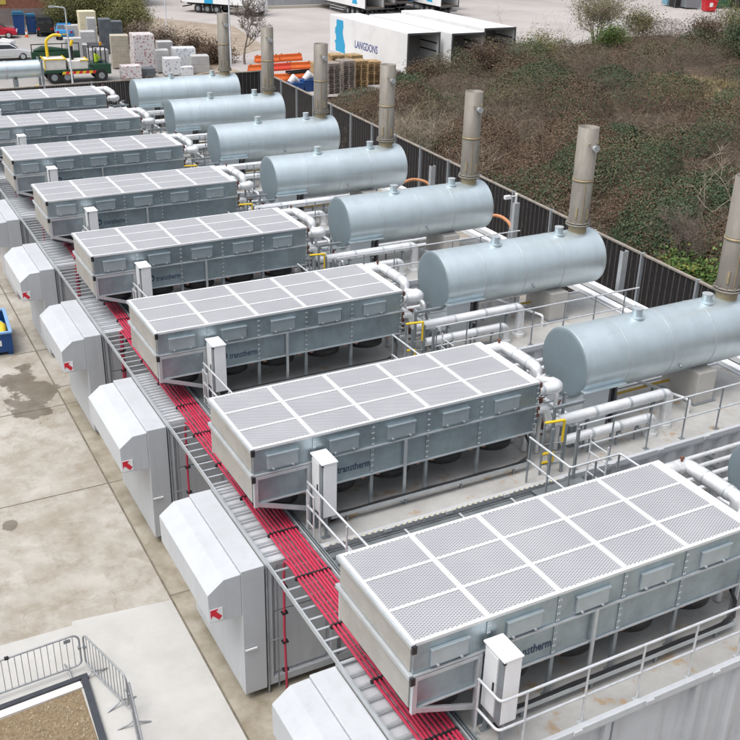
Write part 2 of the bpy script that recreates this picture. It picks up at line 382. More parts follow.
# ---------------------------------------------------------------- one generator unit
def make_container():
    r = empty('generator_container')
    mb = MB(); mb.box((-0.10, -0.66, .18), (14.3, 2.02, DK-.012)); mb.build('body', cont_g, r)
    # near and far wall: frames and corrugation
    mb = MB()
    for y0, y1 in ((-0.77, -0.66), (2.02, 2.10)):
        yo = -0.74 if y0 < 0 else 2.07
        mb.box((-0.10, y0, DK-.16), (14.3, y1, DK-.003)); mb.box((-0.10, y0, .17), (14.3, y1, .33))
        for x in (-0.10, 1.3, 3.1, 5.0, 14.2): mb.box((x, y0, .33), (x+.12, y1, DK-.16))
        x = 5.4
        while x < 14.0:
            mb.prism([(x, y1 if y0 < 0 else y0), (x+.07, yo), (x+.30, yo), (x+.37, y1 if y0 < 0 else y0)], 'z', .33, DK-.16); x += .56
    mb.build('wall_frame', cont_g, r)
    for xa in (.1, 1.55, 3.35):
        mb = MB(); mb.box((xa, -0.70, .40), (xa+1.1, -0.655, DK-1.25)); mb.box((xa, -0.70, DK-1.22), (xa+1.1, -0.655, DK-.2)); mb.build('wall_panel', cont_g, r, .006)
    mb = MB(); mb.box((-0.12, -0.72, DK-.01), (14.3, 2.06, DK)); mb.build('deck', deck_m, r)
    mb = MB(); mb.box((-0.11, -0.69, DK+.001), (1.0, 2.04, DK+.006)); mb.build('deck_flashing', cont_w, r)
    mb = MB()
    for a, b in (((-0.12, -0.80, DK-.1), (14.32, -0.70, DK+.035)), ((-0.12, 2.05, DK-.1), (14.32, 2.13, DK+.035)), ((14.27, -0.699, DK-.1), (14.35, 2.049, DK+.035))): mb.box(a, b)
    for k in range(10):
        x = 1.0+k*1.42; mb.box((x, -0.84, DK-.035), (x+.16, -0.801, DK+.045))
    mb.build('deck_edge', cont_w, r, .008)
    # intake plenum and overhanging hood
    mb = MB(); mb.box((-0.60, -0.82, .18), (-0.135, 2.10, DK+.012)); mb.build('intake_plenum', cont_w, r, .012)
    mb = MB(); mb.prism([(-0.602, 2.14), (-1.25, 2.18), (-1.26, 2.82), (-0.94, 3.075), (-0.602, 3.09)], 'y', -0.815, 2.095); mb.build('intake_hood', cont_w, r, .012)
    mb = MB(); mb.bar((-.58, -.85, 1.3), (-.34, -.85, 1.3), .03, .03); mb.build('door_stay', white_p, r)
    mb = MB(); mb.tube([(-0.09, -.80, .0), (-0.09, -.80, DK-.05)], .022, 8); mb.tube([(-.09, -.86, 1.35), (.22, -.86, 1.35)], .015, 6); mb.build('downpipe', steel_d, r)
    sg = MB().box((-1.235, -0.826, 2.20), (-0.985, -0.8165, 2.49)).build('hazard_sign', white_p, r)
    a = MB()
    A = [(0, 1), (.70, 1), (.50, .80), (1.0, .30), (.72, .02), (.20, .52), (0, .30)]
    a.prism([(-1.225+.225*x, 2.215+.26*z) for x, z in A], 'y', -0.8315, -0.8262); a.build('arrow', red_s, sg)
    mb = MB(); mb.box((-.05, -.6, 0), (14.2, 2.0, .18)); mb.build('plinth', mat('plinth_dark', (.12, .115, .11), .9), r)
    return r

B = 1.278; CT = 5.157; CS = 4.58; CB = 3.94; CW = 2.306; CL = 5*B+.19
def make_cooler():
    r = empty('dry_cooler')
    mb = MB(); mb.box((.03, .02, CS), (CL, CW-.02, CT-.035)); mb.build('upper_casing', galv, r, .006)
    mb = MB(); mb.box((.03, .035, CB), (CL-.01, CW-.035, CS-.004)); mb.build('lower_casing', galv, r, .006)
    # coil face on the end towards the yard, with projecting lips
    mb = MB(); mb.box((.005, .06, CS+.05), (.034, CW-.06, CT-.06)); mb.box((.005, .06, CB+.02), (.034, CW-.06, CS-.06)); mb.build('end_panel', coil, r, .004)
    mb = MB(); mb.box((-.035, -.01, CT-.075), (.03, CW+.01, CT-.006)); mb.box((-.045, -.01, CS-.05), (.03, CW+.01, CS+.03)); mb.build('end_lip', galv_l, r, .006)
    for z in (CT-.075, CS-.07):
        mb = MB(); mb.box((-.025, -.045, z-.07), (.05, -.008, z+.055)); mb.build('end_bracket', black, r)
    # top frame
    mb = MB(); T = CT; t = .022
    mb.box((0, 0, T-.05), (CL, .055, T)); mb.box((0, CW-.055, T-.05), (CL, CW, T)); mb.box((0, .0555, T-.05), (.06, CW-.0555, T)); mb.box((5*B-.02, .0555, T-.05), (CL, CW-.0555, T))
    for k in range(1, 5): mb.box((k*B-.045, .0555, T-.03), (k*B+.045, CW-.0555, T+.004))
    for j in (1, 2):
        y = CW*j/3
        for k in range(5): mb.box((max(.061, k*B+.0455), y-.028, T-.03), ((k+1)*B-.0455 if k < 4 else 5*B-.021, y+.028, T+.001))
    # serrated edge of the frame along the mesh
    for k in range(80):
        x = .08+k*.078
        mb.box((x, .0555, T-.02), (x+.04, .072, T-.002)); mb.box((x, CW-.072, T-.02), (x+.04, CW-.0555, T-.002))
    mb.build('top_frame', frame_w, r)
    for k in range(5):
        for j in range(3):
            x0 = k*B+.047 if k else .062; x1 = (k+1)*B-.047 if k < 4 else 5*B-.022
            y0 = CW*j/3+.03 if j else .057; y1 = CW*(j+1)/3-.03 if j < 2 else CW-.057
            mb = MB(); mb.box((x0, y0, T-.030), (x1, y1, T-.012)); mb.build('mesh_panel', mesh_m, r)
    # bay seams, ledge
    mb = MB(); mb.box((.03, -.022, CS-.022), (CL, .018, CS+.012)); mb.box((.03, .0, CB-.012), (CL-.01, .034, CB+.02)); mb.build('ledge', galv_l, r, .004)
    for k in range(1, 6):
        x = k*B if k < 5 else CL-.03
        mb = MB(); mb.box((x-.03, .006, CS+.015), (x+.03, .019, CT-.06)); mb.box((x-.03, .018, CB+.02), (x+.03, .034, CS-.025))
        mb2 = MB()
        for q in range(9):
            z = CB+.06+q*.125
            for sx_ in (-.018, .018): mb2.box((x+sx_-.009, -.004 if z > CS else .008, z), (x+sx_+.009, .02, z+.022))
        ss = mb.build('seam_strip', galv, r); mb2.build('bolt', frame_w, ss)
    for k in range(5):
        x = (k+.5)*B
        if k == 0: x += -.02
        p = MB(); p.box((x-.31, -.022, CS+.075), (x+.31, .019, CS+.36)); p.box((x-.325, -.045, CS+.36), (x+.325, .019, CS+.385))
        po = p.build('access_panel', galv_p, r, .004)
        for s in (-.2, .2):
            q = MB(); q.tube([(x+s, -.05, CS+.075), (x+s, .0, CS+.075)], .022, 8); q.build('latch', galv_l, po)
    # fans slung below the casing
    for k in range(5):
        for y in (.57, 1.73):
            x = (k+.5)*B
            f = MB(); f.ring((x, y), .50, .45, CB-.27, CB-.002, 28); fo = f.build('fan', black, r)
            h = MB(); h.tube([(x, y, CB-.14), (x, y, CB-.04)], .12, 14)
            for q in range(7):
                t = q*2*math.pi/7
                a = Vector((math.cos(t), math.sin(t), 0)); b = Vector((-math.sin(t), math.cos(t), 0))
                c0 = Vector((x, y, CB-.09))
                h.add([c0+a*.11-b*.05+Vector((0, 0, .03)), c0+a*.42-b*.10+Vector((0, 0, .03)), c0+a*.42+b*.10-Vector((0, 0, .03)), c0+a*.11+b*.05-Vector((0, 0, .03))], [(0, 1, 2, 3)])
            h.build('fan_blade', black, fo)
        g = MB(); g.box((k*B+.12, .04, CB-.07), (k*B+.20, .10, CB-.012)); g.box(((k+1)*B-.22, .04, CB-.07), ((k+1)*B-.14, .10, CB-.012)); g.build('junction_box', mat('copper_box', (.33, .16, .11), .6), r)
    # legs
    for y in (.02, CW-.09):
        for k in range(1, 6):
            x = k*B if k < 5 else CL-.07
            l = MB(); l.box((x-.035, y, DK+.012), (x+.035, y+.06, CB+.22 if y < 1 else CB)); l.box((x-.08, y-.03, DK+.001), (x+.08, y+.09, DK+.012)); l.build('leg', steel_d, r)
    l = MB(); l.box((3.26, -.055, DK+.012), (3.32, -.0225, CS+.02)); l.box((3.20, -.1, DK+.001), (3.38, -.0, DK+.012)); l.build('front_post', galv_l, r)
    # end bracket frame: uprights, panel and raking strut under the first bay
    for y in (-.03, CW-.05):
        l = MB(); l.box((.02, y, CB-.06), (.10, y+.065, CS-.03)); l.box((1.12, y, DK+.002), (1.20, y+.065, CS-.03))
        l.box((.101, y+.003, CS-.10), (1.119, y+.06, CS-.035))
        l.bar((.08, y+.03, CB-.0), (1.16, y+.03, CB-.40), .05, .09)
        l.build('bracket_frame', galv_l, r, .004)
    # raised maker's lettering and round emblem
    text_mesh('lettering', 'transtherm', .23, letter, r, (1.79, .029, CS-.44), (math.pi/2, 0, 0), .004, sx=.70)
    e = MB(); e.tube([(1.64, .034, CS-.34), (1.64, .026, CS-.34)], .10, 20); eo = e.build('emblem', letter, r)
    q = MB(); q.tube([(1.66, .030, CS-.35), (1.66, .020, CS-.35)], .045, 12); q.build('emblem_centre', galv, eo)
    # headers at the pipe end
    h = MB(); h.box((CL, .03, CT-.30), (CL+.09, .22, CT-.06)); h.box((CL, .03, CS-.30), (CL+.09, .22, CS-.06)); h.box((CL, CW-.25, CT-.30), (CL+.09, CW-.06, CT-.06)); h.build('pipe_flange', rust, r)
    return r

def make_cabinet():
    r = empty('control_cabinet')
    x0, x1, y0, y1, z0, z1 = 1.20, 1.49, -.56, .0, 3.62, 4.80
    y1 = -.06
    b = MB(); b.box((x0, y0, z0), (x1, y1, z1)); b.build('body', white_p, r, .012)
    b = MB(); b.box((x0-.035, y0-.015, z1-.0), (x1+.015, y1+.015, z1+.03)); b.build('rain_hood', white_p, r, .006)
    b = MB(); b.box((x0-.02, y0+.16, z0+.04), (x0-.001, y1-.03, z1-.06)); d = b.build('door', white_d, r, .006)
    b = MB(); b.box((x0-.035, y0+.19, z0+.5), (x0-.0205, y0+.22, z0+.66)); b.build('handle', black, d)
    b = MB(); b.box((x0-.02, y0+.002, z0+.0), (x0-.001, y0+.13, z1-.02)); b.build('cable_cover', steel_d, r)
    b = MB(); b.box((x0-.037, y0-.02, z1-.03), (x0-.0, y0+.02, z1-.002)); b.build('lamp', black, r)
    for y in (y0+.05, y1-.05):
        l = MB(); l.box((x0+.06, y-.025, DK+.002), (x0+.11, y+.025, z0-.001)); l.box((x0+.0, y-.05, DK+.001), (x0+.17, y+.05, DK+.012)); l.build('leg', steel_d, r)
    c = MB()
    for k in range(4):
        x = x0+.08+k*.05
        c.tube(rounded([(x, y0+.1+k*.03, z0), (x, y0+.06+k*.04, DK+.25), (x+.1, -.15, DK+.06), (x+.4, -.05, DK+.05)], .12), .014, 6)
    c.build('power_lead', black, r)
    return r

def rails(mb, pts, posts, base=DK, zt=1.1, zm=.55, r=.021, seg=8, rr=.08):
    for h in (zt, zm):
        mb.tube(rounded([(x, y, base+h) for x, y in pts], rr, 4), r, seg)
    for x, y in posts:
        mb.tube([(x, y, base+.01), (x, y, base+zt-.015)], r*.95, seg); mb.box((x-.055, y-.045, base+.001), (x+.055, y+.045, base+.014))
def make_edge_rail(first):
    r = empty('guard_rail')
    m = MB()
    if first:
        pts = [(1.06, -.15), (1.08, -.68), (14.2, -.68)]; posts = [(1.06, -.17), (1.55, -.68)]+[(2.67+k*1.09, -.68) for k in range(11)]
    else:
        pts = [(7.28, -.60), (14.2, -.60)]; posts = [(7.3, -.60)]+[(8.25+k*1.09, -.60) for k in range(6)]
    for h in (1.1, .55): 
        t = MB(); t.tube(rounded([(x, y, DK+h) for x, y in pts], .08, 4), .023, 8); t.build('rail', steel_r, r)
    for x, y in posts:
        t = MB(); t.tube([(x, y, DK+.01), (x, y, DK+1.08)], .020, 8); t.box((x-.06, y-.05, DK+.001), (x+.06, y+.05, DK+.016)); t.build('post', steel_d if not first else steel_r, r)
    return r
def make_gap_rail():
    """rail across the end of the walkway, from the cabinet towards the next container"""
    r = empty('guard_rail')
    for h in (1.1, .57):
        t = MB(); t.tube(rounded([(1.08, -.10, DK+h), (1.10, -.9, DK+h), (1.16, -3.0, DK+h)], .05, 3), .023, 8); t.build('rail', steel_r, r)
    for y in (-.12, -.62, -1.75, -2.8):
        t = MB(); t.tube([(1.1, y, DK-.1), (1.1, y, DK+1.08)], .021, 8); t.build('post', steel_r, r)
    g = MB()
    for y in (-.22, -.52): g.tube([(1.02, y, DK-.1), (1.02, y, DK+1.0)], .02, 8)
    for z in (.3, .65, .98): g.tube([(1.02, -.22, DK+z), (1.02, -.52, DK+z)], .016, 8)
    g.build('gate', steel_r, r)
    return r
def make_walkway():
    r = empty('grating_walkway')
    for k in range(9):
        y = -.86-k*.225
        m = MB(); m.box((.95, y-.205, DK-.15), (6.75, y, DK-.10)); m.box((.95, y-.205, DK-.1005), (6.75, y-.185, DK-.07)); m.box((.95, y-.02, DK-.1005), (6.75, y, DK-.07)); m.build('plank', grating, r)
    m = MB()
    for k in range(5): m.box((1.55+k*1.28, -2.86, DK-.069), (1.60+k*1.28, -.86, DK-.058))
    m.build('joint_bar', steel_r, r)
    m = MB()
    for k in range(44): m.box((1.0+k*.13, -.845, DK+.036), (1.07+k*.13, -.765, DK+.044))
    m.build('edge_strip', mat('edge_strip_cream', (.46, .44, .36), .7), r)
    m = MB()
    for k in range(4): m.box((1.0+k*1.85, -2.88, DK-.35), (1.08+k*1.85, -.84, DK-.152))
    m.build('bearer', steel_d, r)
    return r
def make_trunking():
    r = empty('cable_trunking')
    m = MB(); m.box((1.55, -.20, DK+.16), (6.35, -.10, DK+.20)); m.box((1.55, -.215, DK+.16), (6.35, -.2005, DK+.235)); m.build('trough', galv_l, r)
    m = MB()
    for k in range(3):
        y = -.185+k*.03; m.tube([(1.45, y, 3.35+.01*k)]+[(1.6+q*.45, y+.006*math.sin(q*1.7+k), DK+.225+.012*math.sin(q*2.3+k)) for q in range(11)]+[(6.35, y+.02, DK+.30), (6.42, y+.10, CB-.25), (6.40, y+.3, CB-.02)], .017, 6)
    m.build('cable', black, r)
    m = MB()
    for k in range(4): m.box((1.9+k*1.35, -.18, DK+.002), (1.94+k*1.35, -.13, DK+.16))
    m.build('support', steel_d, r)
    return r

SX0, SX1, SY, SZ, SR = 8.34, 13.84, 1.352, 4.685, .835
def make_silencer():
    r = empty('exhaust_silencer')
    seg = 56
    def shell(x0, x1, rad, m_, name, par):
        m = MB(); vs = []
        for x in (x0, x1): vs += [(x, SY+rad*math.cos(2*math.pi*j/seg), SZ+rad*math.sin(2*math.pi*j/seg)) for j in range(seg)]
        m.add(vs, [(j, (j+1) % seg, seg+(j+1) % seg, seg+j) for j in range(seg)], True)
        return m, vs
    m, vs = shell(SX0, SX1, SR, silver, '', r)
    o = m.build('barrel', silver, r)
    for x, sgn in ((SX0, -1), (SX1, 1)):
        e = MB(); prof = [(SR, 0), (SR*.985, .012), (SR*.9, .022), (SR*.6, .03), (.0, .034)]
        vv = []
        for rad, d in prof[:-1]: vv += [(x+sgn*d, SY+rad*math.cos(2*math.pi*j/seg), SZ+rad*math.sin(2*math.pi*j/seg)) for j in range(seg)]
        vv.append((x+sgn*.034, SY, SZ)); ff = []
        for q in range(3): ff += [(q*seg+j, q*seg+(j+1) % seg, (q+1)*seg+(j+1) % seg, (q+1)*seg+j) for j in range(seg)]
        ff += [(3*seg+j, 3*seg+(j+1) % seg, 4*seg) for j in range(seg)]
        e.add(vv, ff, True); e.build('end_cap', mat('end_cap_grey', (.33, .41, .45), .45, .6, .06, 2), r)
    for x in (SX0+.02, SX0+1.25, SX0+2.6, SX0+3.95, SX1-.05):
        s = MB(); s.tube([(x-.012, SY, SZ), (x+.012, SY, SZ)], SR+.005, seg, caps=True); s.build('cladding_band', galv_l, r)
    for x in (10.31, 12.55):
        c = MB(); c.tube([(x, SY-.08, SZ+SR-.06), (x, SY-.08, SZ+SR+.20)], .125, 20); c.tube([(x, SY-.08, SZ+SR-.03), (x, SY-.08, SZ+SR+.015)], .19, 20); co = c.build('inspection_port', silver, r)
        c = MB(); c.tube([(x, SY-.08, SZ+SR+.2005), (x, SY-.08, SZ+SR+.225)], .135, 20); c.build('lid', galv_l, co)
    c = MB(); c.tube([(11.25, SY-SR*.92, SZ-SR*.38), (11.25, SY-SR*.92-.07, SZ-SR*.42)], .035, 10); c.build('drain_plug', steel_d, r)
    # boxed saddle at the cooler end
    b = MB(); b.box((SX0+.03, .62, DK+.002), (SX0+.82, 2.05, SZ-.42)); b.build('saddle_box', mat('saddle_paint', (.58, .63, .66), .42, .4, .05, 2), r, .01)
    b = MB(); b.box((SX0-.02, .50, SZ-.46), (SX0+1.22, .66, SZ-.425)); b.build('saddle_flashing', silver, r, .005)
    b = MB(); b.box((9.24, .70, DK+.002), (9.30, 1.0, SZ-.55)); b.box((9.301, .82, DK+.002), (9.42, .87, SZ-.55)); b.box((9.4205, .70, DK+.002), (9.48, 1.0, SZ-.55)); b.build('support_column', mat('column_dark', (.10, .10, .105), .6), r)
    b = MB(); b.box((11.95, .55, DK+.002), (12.55, 1.75, SZ-SR+.12)); b.build('pedestal', mat('pedestal_beige', (.48, .46, .43), .6, 0, .06, 2), r, .01)
    b = MB(); b.box((11.88, .48, DK+.001), (12.62, 1.82, DK+.03)); b.build('base_plate', steel_d, r)
    # stack
    X = 13.3; zb = SZ+SR-.05; top = 8.57
    t = MB(); t.tube([(X, SY, zb), (X, SY, zb+.24)], .265, 32, caps=False); st = t.build('stack_neck', stackd, r)
    t = MB()
    ro, ri = .30, .27; vv = []
    for (rad, z) in ((ro, zb+.24), (ro, top), (ri, top), (ri, zb+.8)): vv += [(X+rad*math.cos(2*math.pi*j/32), SY+rad*math.sin(2*math.pi*j/32), z) for j in range(32)]
    ff = []
    for q in range(3): ff += [(q*32+j, q*32+(j+1) % 32, (q+1)*32+(j+1) % 32, (q+1)*32+j) for j in range(32)]
    ff.append(tuple(3*32+j for j in range(32)))
    t.add(vv, ff, True); st = t.build('stack', stackm, r)
    t = MB(); t.ring((X, SY), .37, .2695, zb+.235, zb+.275, 32); t.ring((X, SY), .35, .2695, zb+.30, zb+.335, 32)
    for j in range(10):
        a = 2*math.pi*j/10; t.tube([(X+.335*math.cos(a), SY+.335*math.sin(a), zb+.20), (X+.335*math.cos(a), SY+.335*math.sin(a), zb+.38)], .018, 6)
    t.build('flange', stackm, st)
    t = MB(); t.ring((X, SY), .312, .299, zb+1.55, zb+1.61, 32); t.ring((X, SY), .306, .299, zb+1.63, zb+1.64, 32); t.build('joint_band', stackd, st)
    t = MB(); t.bar((X-.12, SY-.285, zb+.30), (X-.12, SY-.285, zb+1.5), .022, .02); t.build('seam', stackd, st)
    t = MB(); t.tube([(X+.02, SY-.28, top-.55), (X+.022, SY-.40, top-.55)], .075, 14); t.tube([(X+.022, SY-.40, top-.55), (X+.022, SY-.425, top-.55)], .10, 14); t.build('sampling_port', galv_l, st)
    for dx in (-.16, .16):
        t = MB(); t.tube([(X+dx*.9-.02, SY-.27, top-.42), (X+dx*.9-.02, SY-.34, top-.42)], .025, 8); t.build('bolt', stackd, st)
    t = MB(); t.box((X-.27, SY-.21, zb+.48), (X-.23, SY-.15, zb+.80)); t.box((X+.02, SY-.32, zb+.45), (X+.07, SY-.295, zb+.75)); t.build('lug', stackd, st)
    return r

def make_header_pipe():
    r = empty('lagged_pipe')
    z = CT-.16; r_ = .125
    m = MB(); m.tube([(CL+.02, CW-.16, z), (6.98, CW-.16, z)], r_, 18); m.tube(rounded([(6.90, CW-.16, z), (7.14, CW-.16, z), (7.14, CW-.50, z)], .16, 5), r_+.012, 18)
    m.build('pipe_bend', foil, r)
    m = MB(); m.tube([(7.14, CW-.49, z), (7.14, 1.02, z)], r_+.02, 18); m.build('pipe_length', foil, r)
    m = MB(); m.tube(rounded([(7.14, 1.04, z), (7.14, .86, z), (7.14, .86, z-.30), (7.14, .70, z-.30)], .12, 5), r_+.005, 18); m.build('pipe_drop', foil, r)
    m = MB(); m.tube([(7.14, .72, z-.10-.17), (7.14, .18, z-.10)], r_+.012, 18); m.build('pipe_length', foil, r)
    m = MB(); m.tube(rounded([(7.14, .30, z-.12), (7.14, .04, z-.10), (6.82, .10, z-.10)], .16, 6), r_+.016, 18); m.tube([(6.85, .10, z-.10), (CL+.05, .12, z-.10)], r_, 18); m.build('pipe_elbow', foil, r)
    m = MB()
    for y in (1.62, 1.1): m.tube([(7.14, y-.012, z), (7.14, y+.012, z)], r_+.028, 18)
    m.tube([(6.74, .112, z-.10), (6.70, .114, z-.10)], r_+.022, 18); m.build('band', galv_l, r)
    m = MB(); m.tube([(6.98, 2.12, z+.1), (6.98, 2.12, z+.18)], .025, 8); m.box((6.95, 2.09, z+.18), (7.01, 2.15, z+.22)); m.build('air_valve', rust, r)
    # lower return from the coil down to the deck pipes
    m = MB(); z2 = CS-.18
    m.tube(rounded([(CL+.05, .12, z2), (6.88, .12, z2), (6.98, .12, z2-.3), (7.02, .06, 4.02), (7.30, .06, 4.02)], .1, 4), .10, 16); m.build('return_bend', foil, r)
    return r
def make_deck_pipe(z, x0, x1, y, rad, drop=True):
    r = empty('lagged_pipe')
    n = 3; L_ = (x1-x0)/n
    for k in range(n):
        m = MB(); m.tube([(x0+k*L_, y, z), (x0+(k+1)*L_-.004, y, z)], rad, 18); m.build('pipe_length', foil, r)
        m = MB(); m.tube([(x0+(k+1)*L_-.04, y, z), (x0+(k+1)*L_+.04, y, z)], rad+.008, 18); m.build('band', galv_l, r)
    m = MB(); m.tube(rounded([(x1-.02, y, z), (x1+.22, y, z), (x1+.22, y, DK+.02)], .18, 6), rad, 18); m.tube([(x1+.22, y, DK+.002), (x1+.22, y, DK+.10)], rad+.05, 18); m.build('down_bend', foil, r)
    for x in (x0+.8, x0+1.6, x1-.25):
        m = MB(); m.box((x-.02, y-.02, DK+.002), (x+.02, y+.02, z-rad-.031)); m.box((x-.03, y-rad-.02, z-rad-.03), (x+.03, y+rad+.02, z-rad)); m.build('pipe_support', steel_d, r)
    return r
def make_gap_pipe(z, y, rad=.055):
    r = empty('wall_pipe')
    m = MB(); m.tube([(8.4, y, z), (14.6, y, z)], rad, 12); m.build('pipe_run', foil, r)
    m = MB()
    for x in (9.0, 11.2, 13.4): m.box((x-.03, y-.02, z-rad-.04), (x+.03, -.66, z-rad))
    m.build('bracket', steel_d, r)
    return r
def make_gas_pipe():
    r = empty('gas_pipe')
    m = MB(); m.tube(rounded([(9.55, 1.45, DK+.0), (9.55, 1.45, DK+.27), (12.1, 1.50, DK+.27), (12.1, 1.50, DK+.0)], .08, 4), .035, 10); m.build('pipe_run', gasy, r)
    m = MB()
    for x in (10.2, 11.4): m.box((x-.02, 1.44, DK+.002), (x+.02, 1.5, DK+.235))
    m.build('support', steel_d, r)
    m = MB(); m.tube(rounded([(11.0, 1.9, DK+.35), (11.5, .3, DK+.35), (11.5, .3, DK)], .1, 3), .04, 10); m.build('branch', foil, r)
    return r
def make_platform():
    """small landing with rails and a yellow gate at the pipe end of the cooler"""
    r = empty('access_platform')
    m = MB(); m.box((5.95, -1.95, DK-.06), (7.25, -.85, DK-.03)); m.build('landing', grating, r)
    for h in (1.1, .55):
        t = MB(); t.tube(rounded([(6.0, -.55, DK+h), (6.0, -1.92, DK+h), (7.27, -1.92, DK+h), (7.29, -2.75, DK+h)], .06, 4), .023, 8); t.build('rail', steel_r, r)
    for x, y in ((6.0, -.58), (6.0, -1.25), (6.0, -1.9), (6.65, -1.92), (7.27, -1.9), (7.28, -2.7)):
        t = MB(); t.tube([(x, y, DK-.1), (x, y, DK+1.09)], .022, 8); t.build('post', steel_d, r)
    for x, y in ((6.95, -.55), (7.05, -.85), (6.55, -.62)):
        t = MB(); t.box((x-.028, y-.028, DK+.002), (x+.028, y+.028, DK+1.2)); t.build('stanchion', steel_d, r)
    t = MB()
    t.tube(rounded([(6.45, -.45, DK+1.28), (6.92, -.52, DK+1.28), (6.92, -.52, DK+.72)], .03, 3), .032, 8); t.tube(rounded([(6.45, -.45, DK+.52), (6.72, -.50, DK+.52), (6.72, -.50, DK+.30), (6.45, -.45, DK+.30)], .03, 3), .032, 8)
    t.build('gate', yellow, r)
    t = MB()
    for z in (.25, .5, .75): t.tube([(6.45, -.45, DK+z), (6.95, -.55, DK+z)], .016, 8)
    t.tube([(6.45, -.45, DK), (6.45, -.45, DK+1.28)], .025, 8); t.build('gate_frame', steel_d, r)
    # ladder hoops
    t = MB()
    for k in range(5): t.tube([(7.1, -1.2, DK+.1+k*.24), (7.1, -1.75, DK+.1+k*.24)], .015, 8)
    for y in (-1.2, -1.75): t.tube([(7.1, y, DK-.4), (7.1, y, DK+1.2)], .02, 8)
    t.build('ladder', steel_r, r)
    return r
def make_valve_set():
    """pumps, valves and little pipes between cooler and silencer"""
    r = empty('valve_assembly')
    for k, (y, z) in enumerate(((.55, 3.55), (1.0, 3.75), (1.55, 3.5))):
        m = MB(); m.tube(rounded([(6.75, y, DK+.02), (6.75, y, z), (7.7, y, z), (7.9, y, DK+.02)], .12, 4), .07, 12); m.build('small_pipe', foil, r)
    for y, z in ((.55, 3.55), (1.0, 3.75), (1.55, 3.5)):
        m = MB(); m.tube([(7.2, y, z-.1), (7.2, y, z+.22)], .06, 10); m.tube([(7.2, y, z+.22), (7.2, y, z+.27)], .12, 14); m.build('valve', rust, r)
    m = MB()
    for x, y in ((6.85, -.25), (7.55, .3), (7.6, 1.85)): m.box((x-.028, y-.028, DK+.002), (x+.028, y+.028, 4.55))
    m.box((6.8, -.29, 4.551), (7.6, -.22, 4.62)); m.box((6.82, .9, DK+.4), (7.7, .98, DK+.46)); m.build('pipe_frame', steel_d, r)
    for k, (x, y, z, d) in enumerate(((6.95, .35, 4.25, 1.1), (7.45, .30, 3.95, 1.5), (7.7, .75, 4.35, 1.0), (7.95, .25, 3.75, 1.6))):
        m = MB(); m.tube(rounded([(x, y, DK+.02), (x, y, z), (x, y+d, z), (x, y+d, DK+.02)], .10, 4), .05+.012*(k % 2), 10); m.build('riser_pipe', foil, r)
        m = MB(); m.tube([(x, y+d*.45, z-.09), (x, y+d*.45, z+.16)], .045, 8); m.tube([(x-.10, y+d*.45, z+.17), (x+.10, y+d*.45, z+.17)], .02, 6); m.build('valve', rust if k % 2 else steel_d, r)
    for k in range(3):
        m = MB(); m.tube([(6.72, .3+k*.6, 4.2-.2*k), (8.2, .35+k*.6, 4.2-.2*k)], .022, 8); m.build('sensor_conduit', steel_d, r)
    m = MB(); m.box((7.75, .2, DK+.002), (8.1, .6, DK+.55)); m.build('pump_box', steel_d, r, .01)
    return r

protos = {}
def place(key, builder, n, label, cat, group, dx=0):
    if key not in protos: protos[key] = o = builder()
    else: o = copy_tree(protos[key])
    o.location = (dx, n*P, 0)
    tag(o, label, cat, group); return o

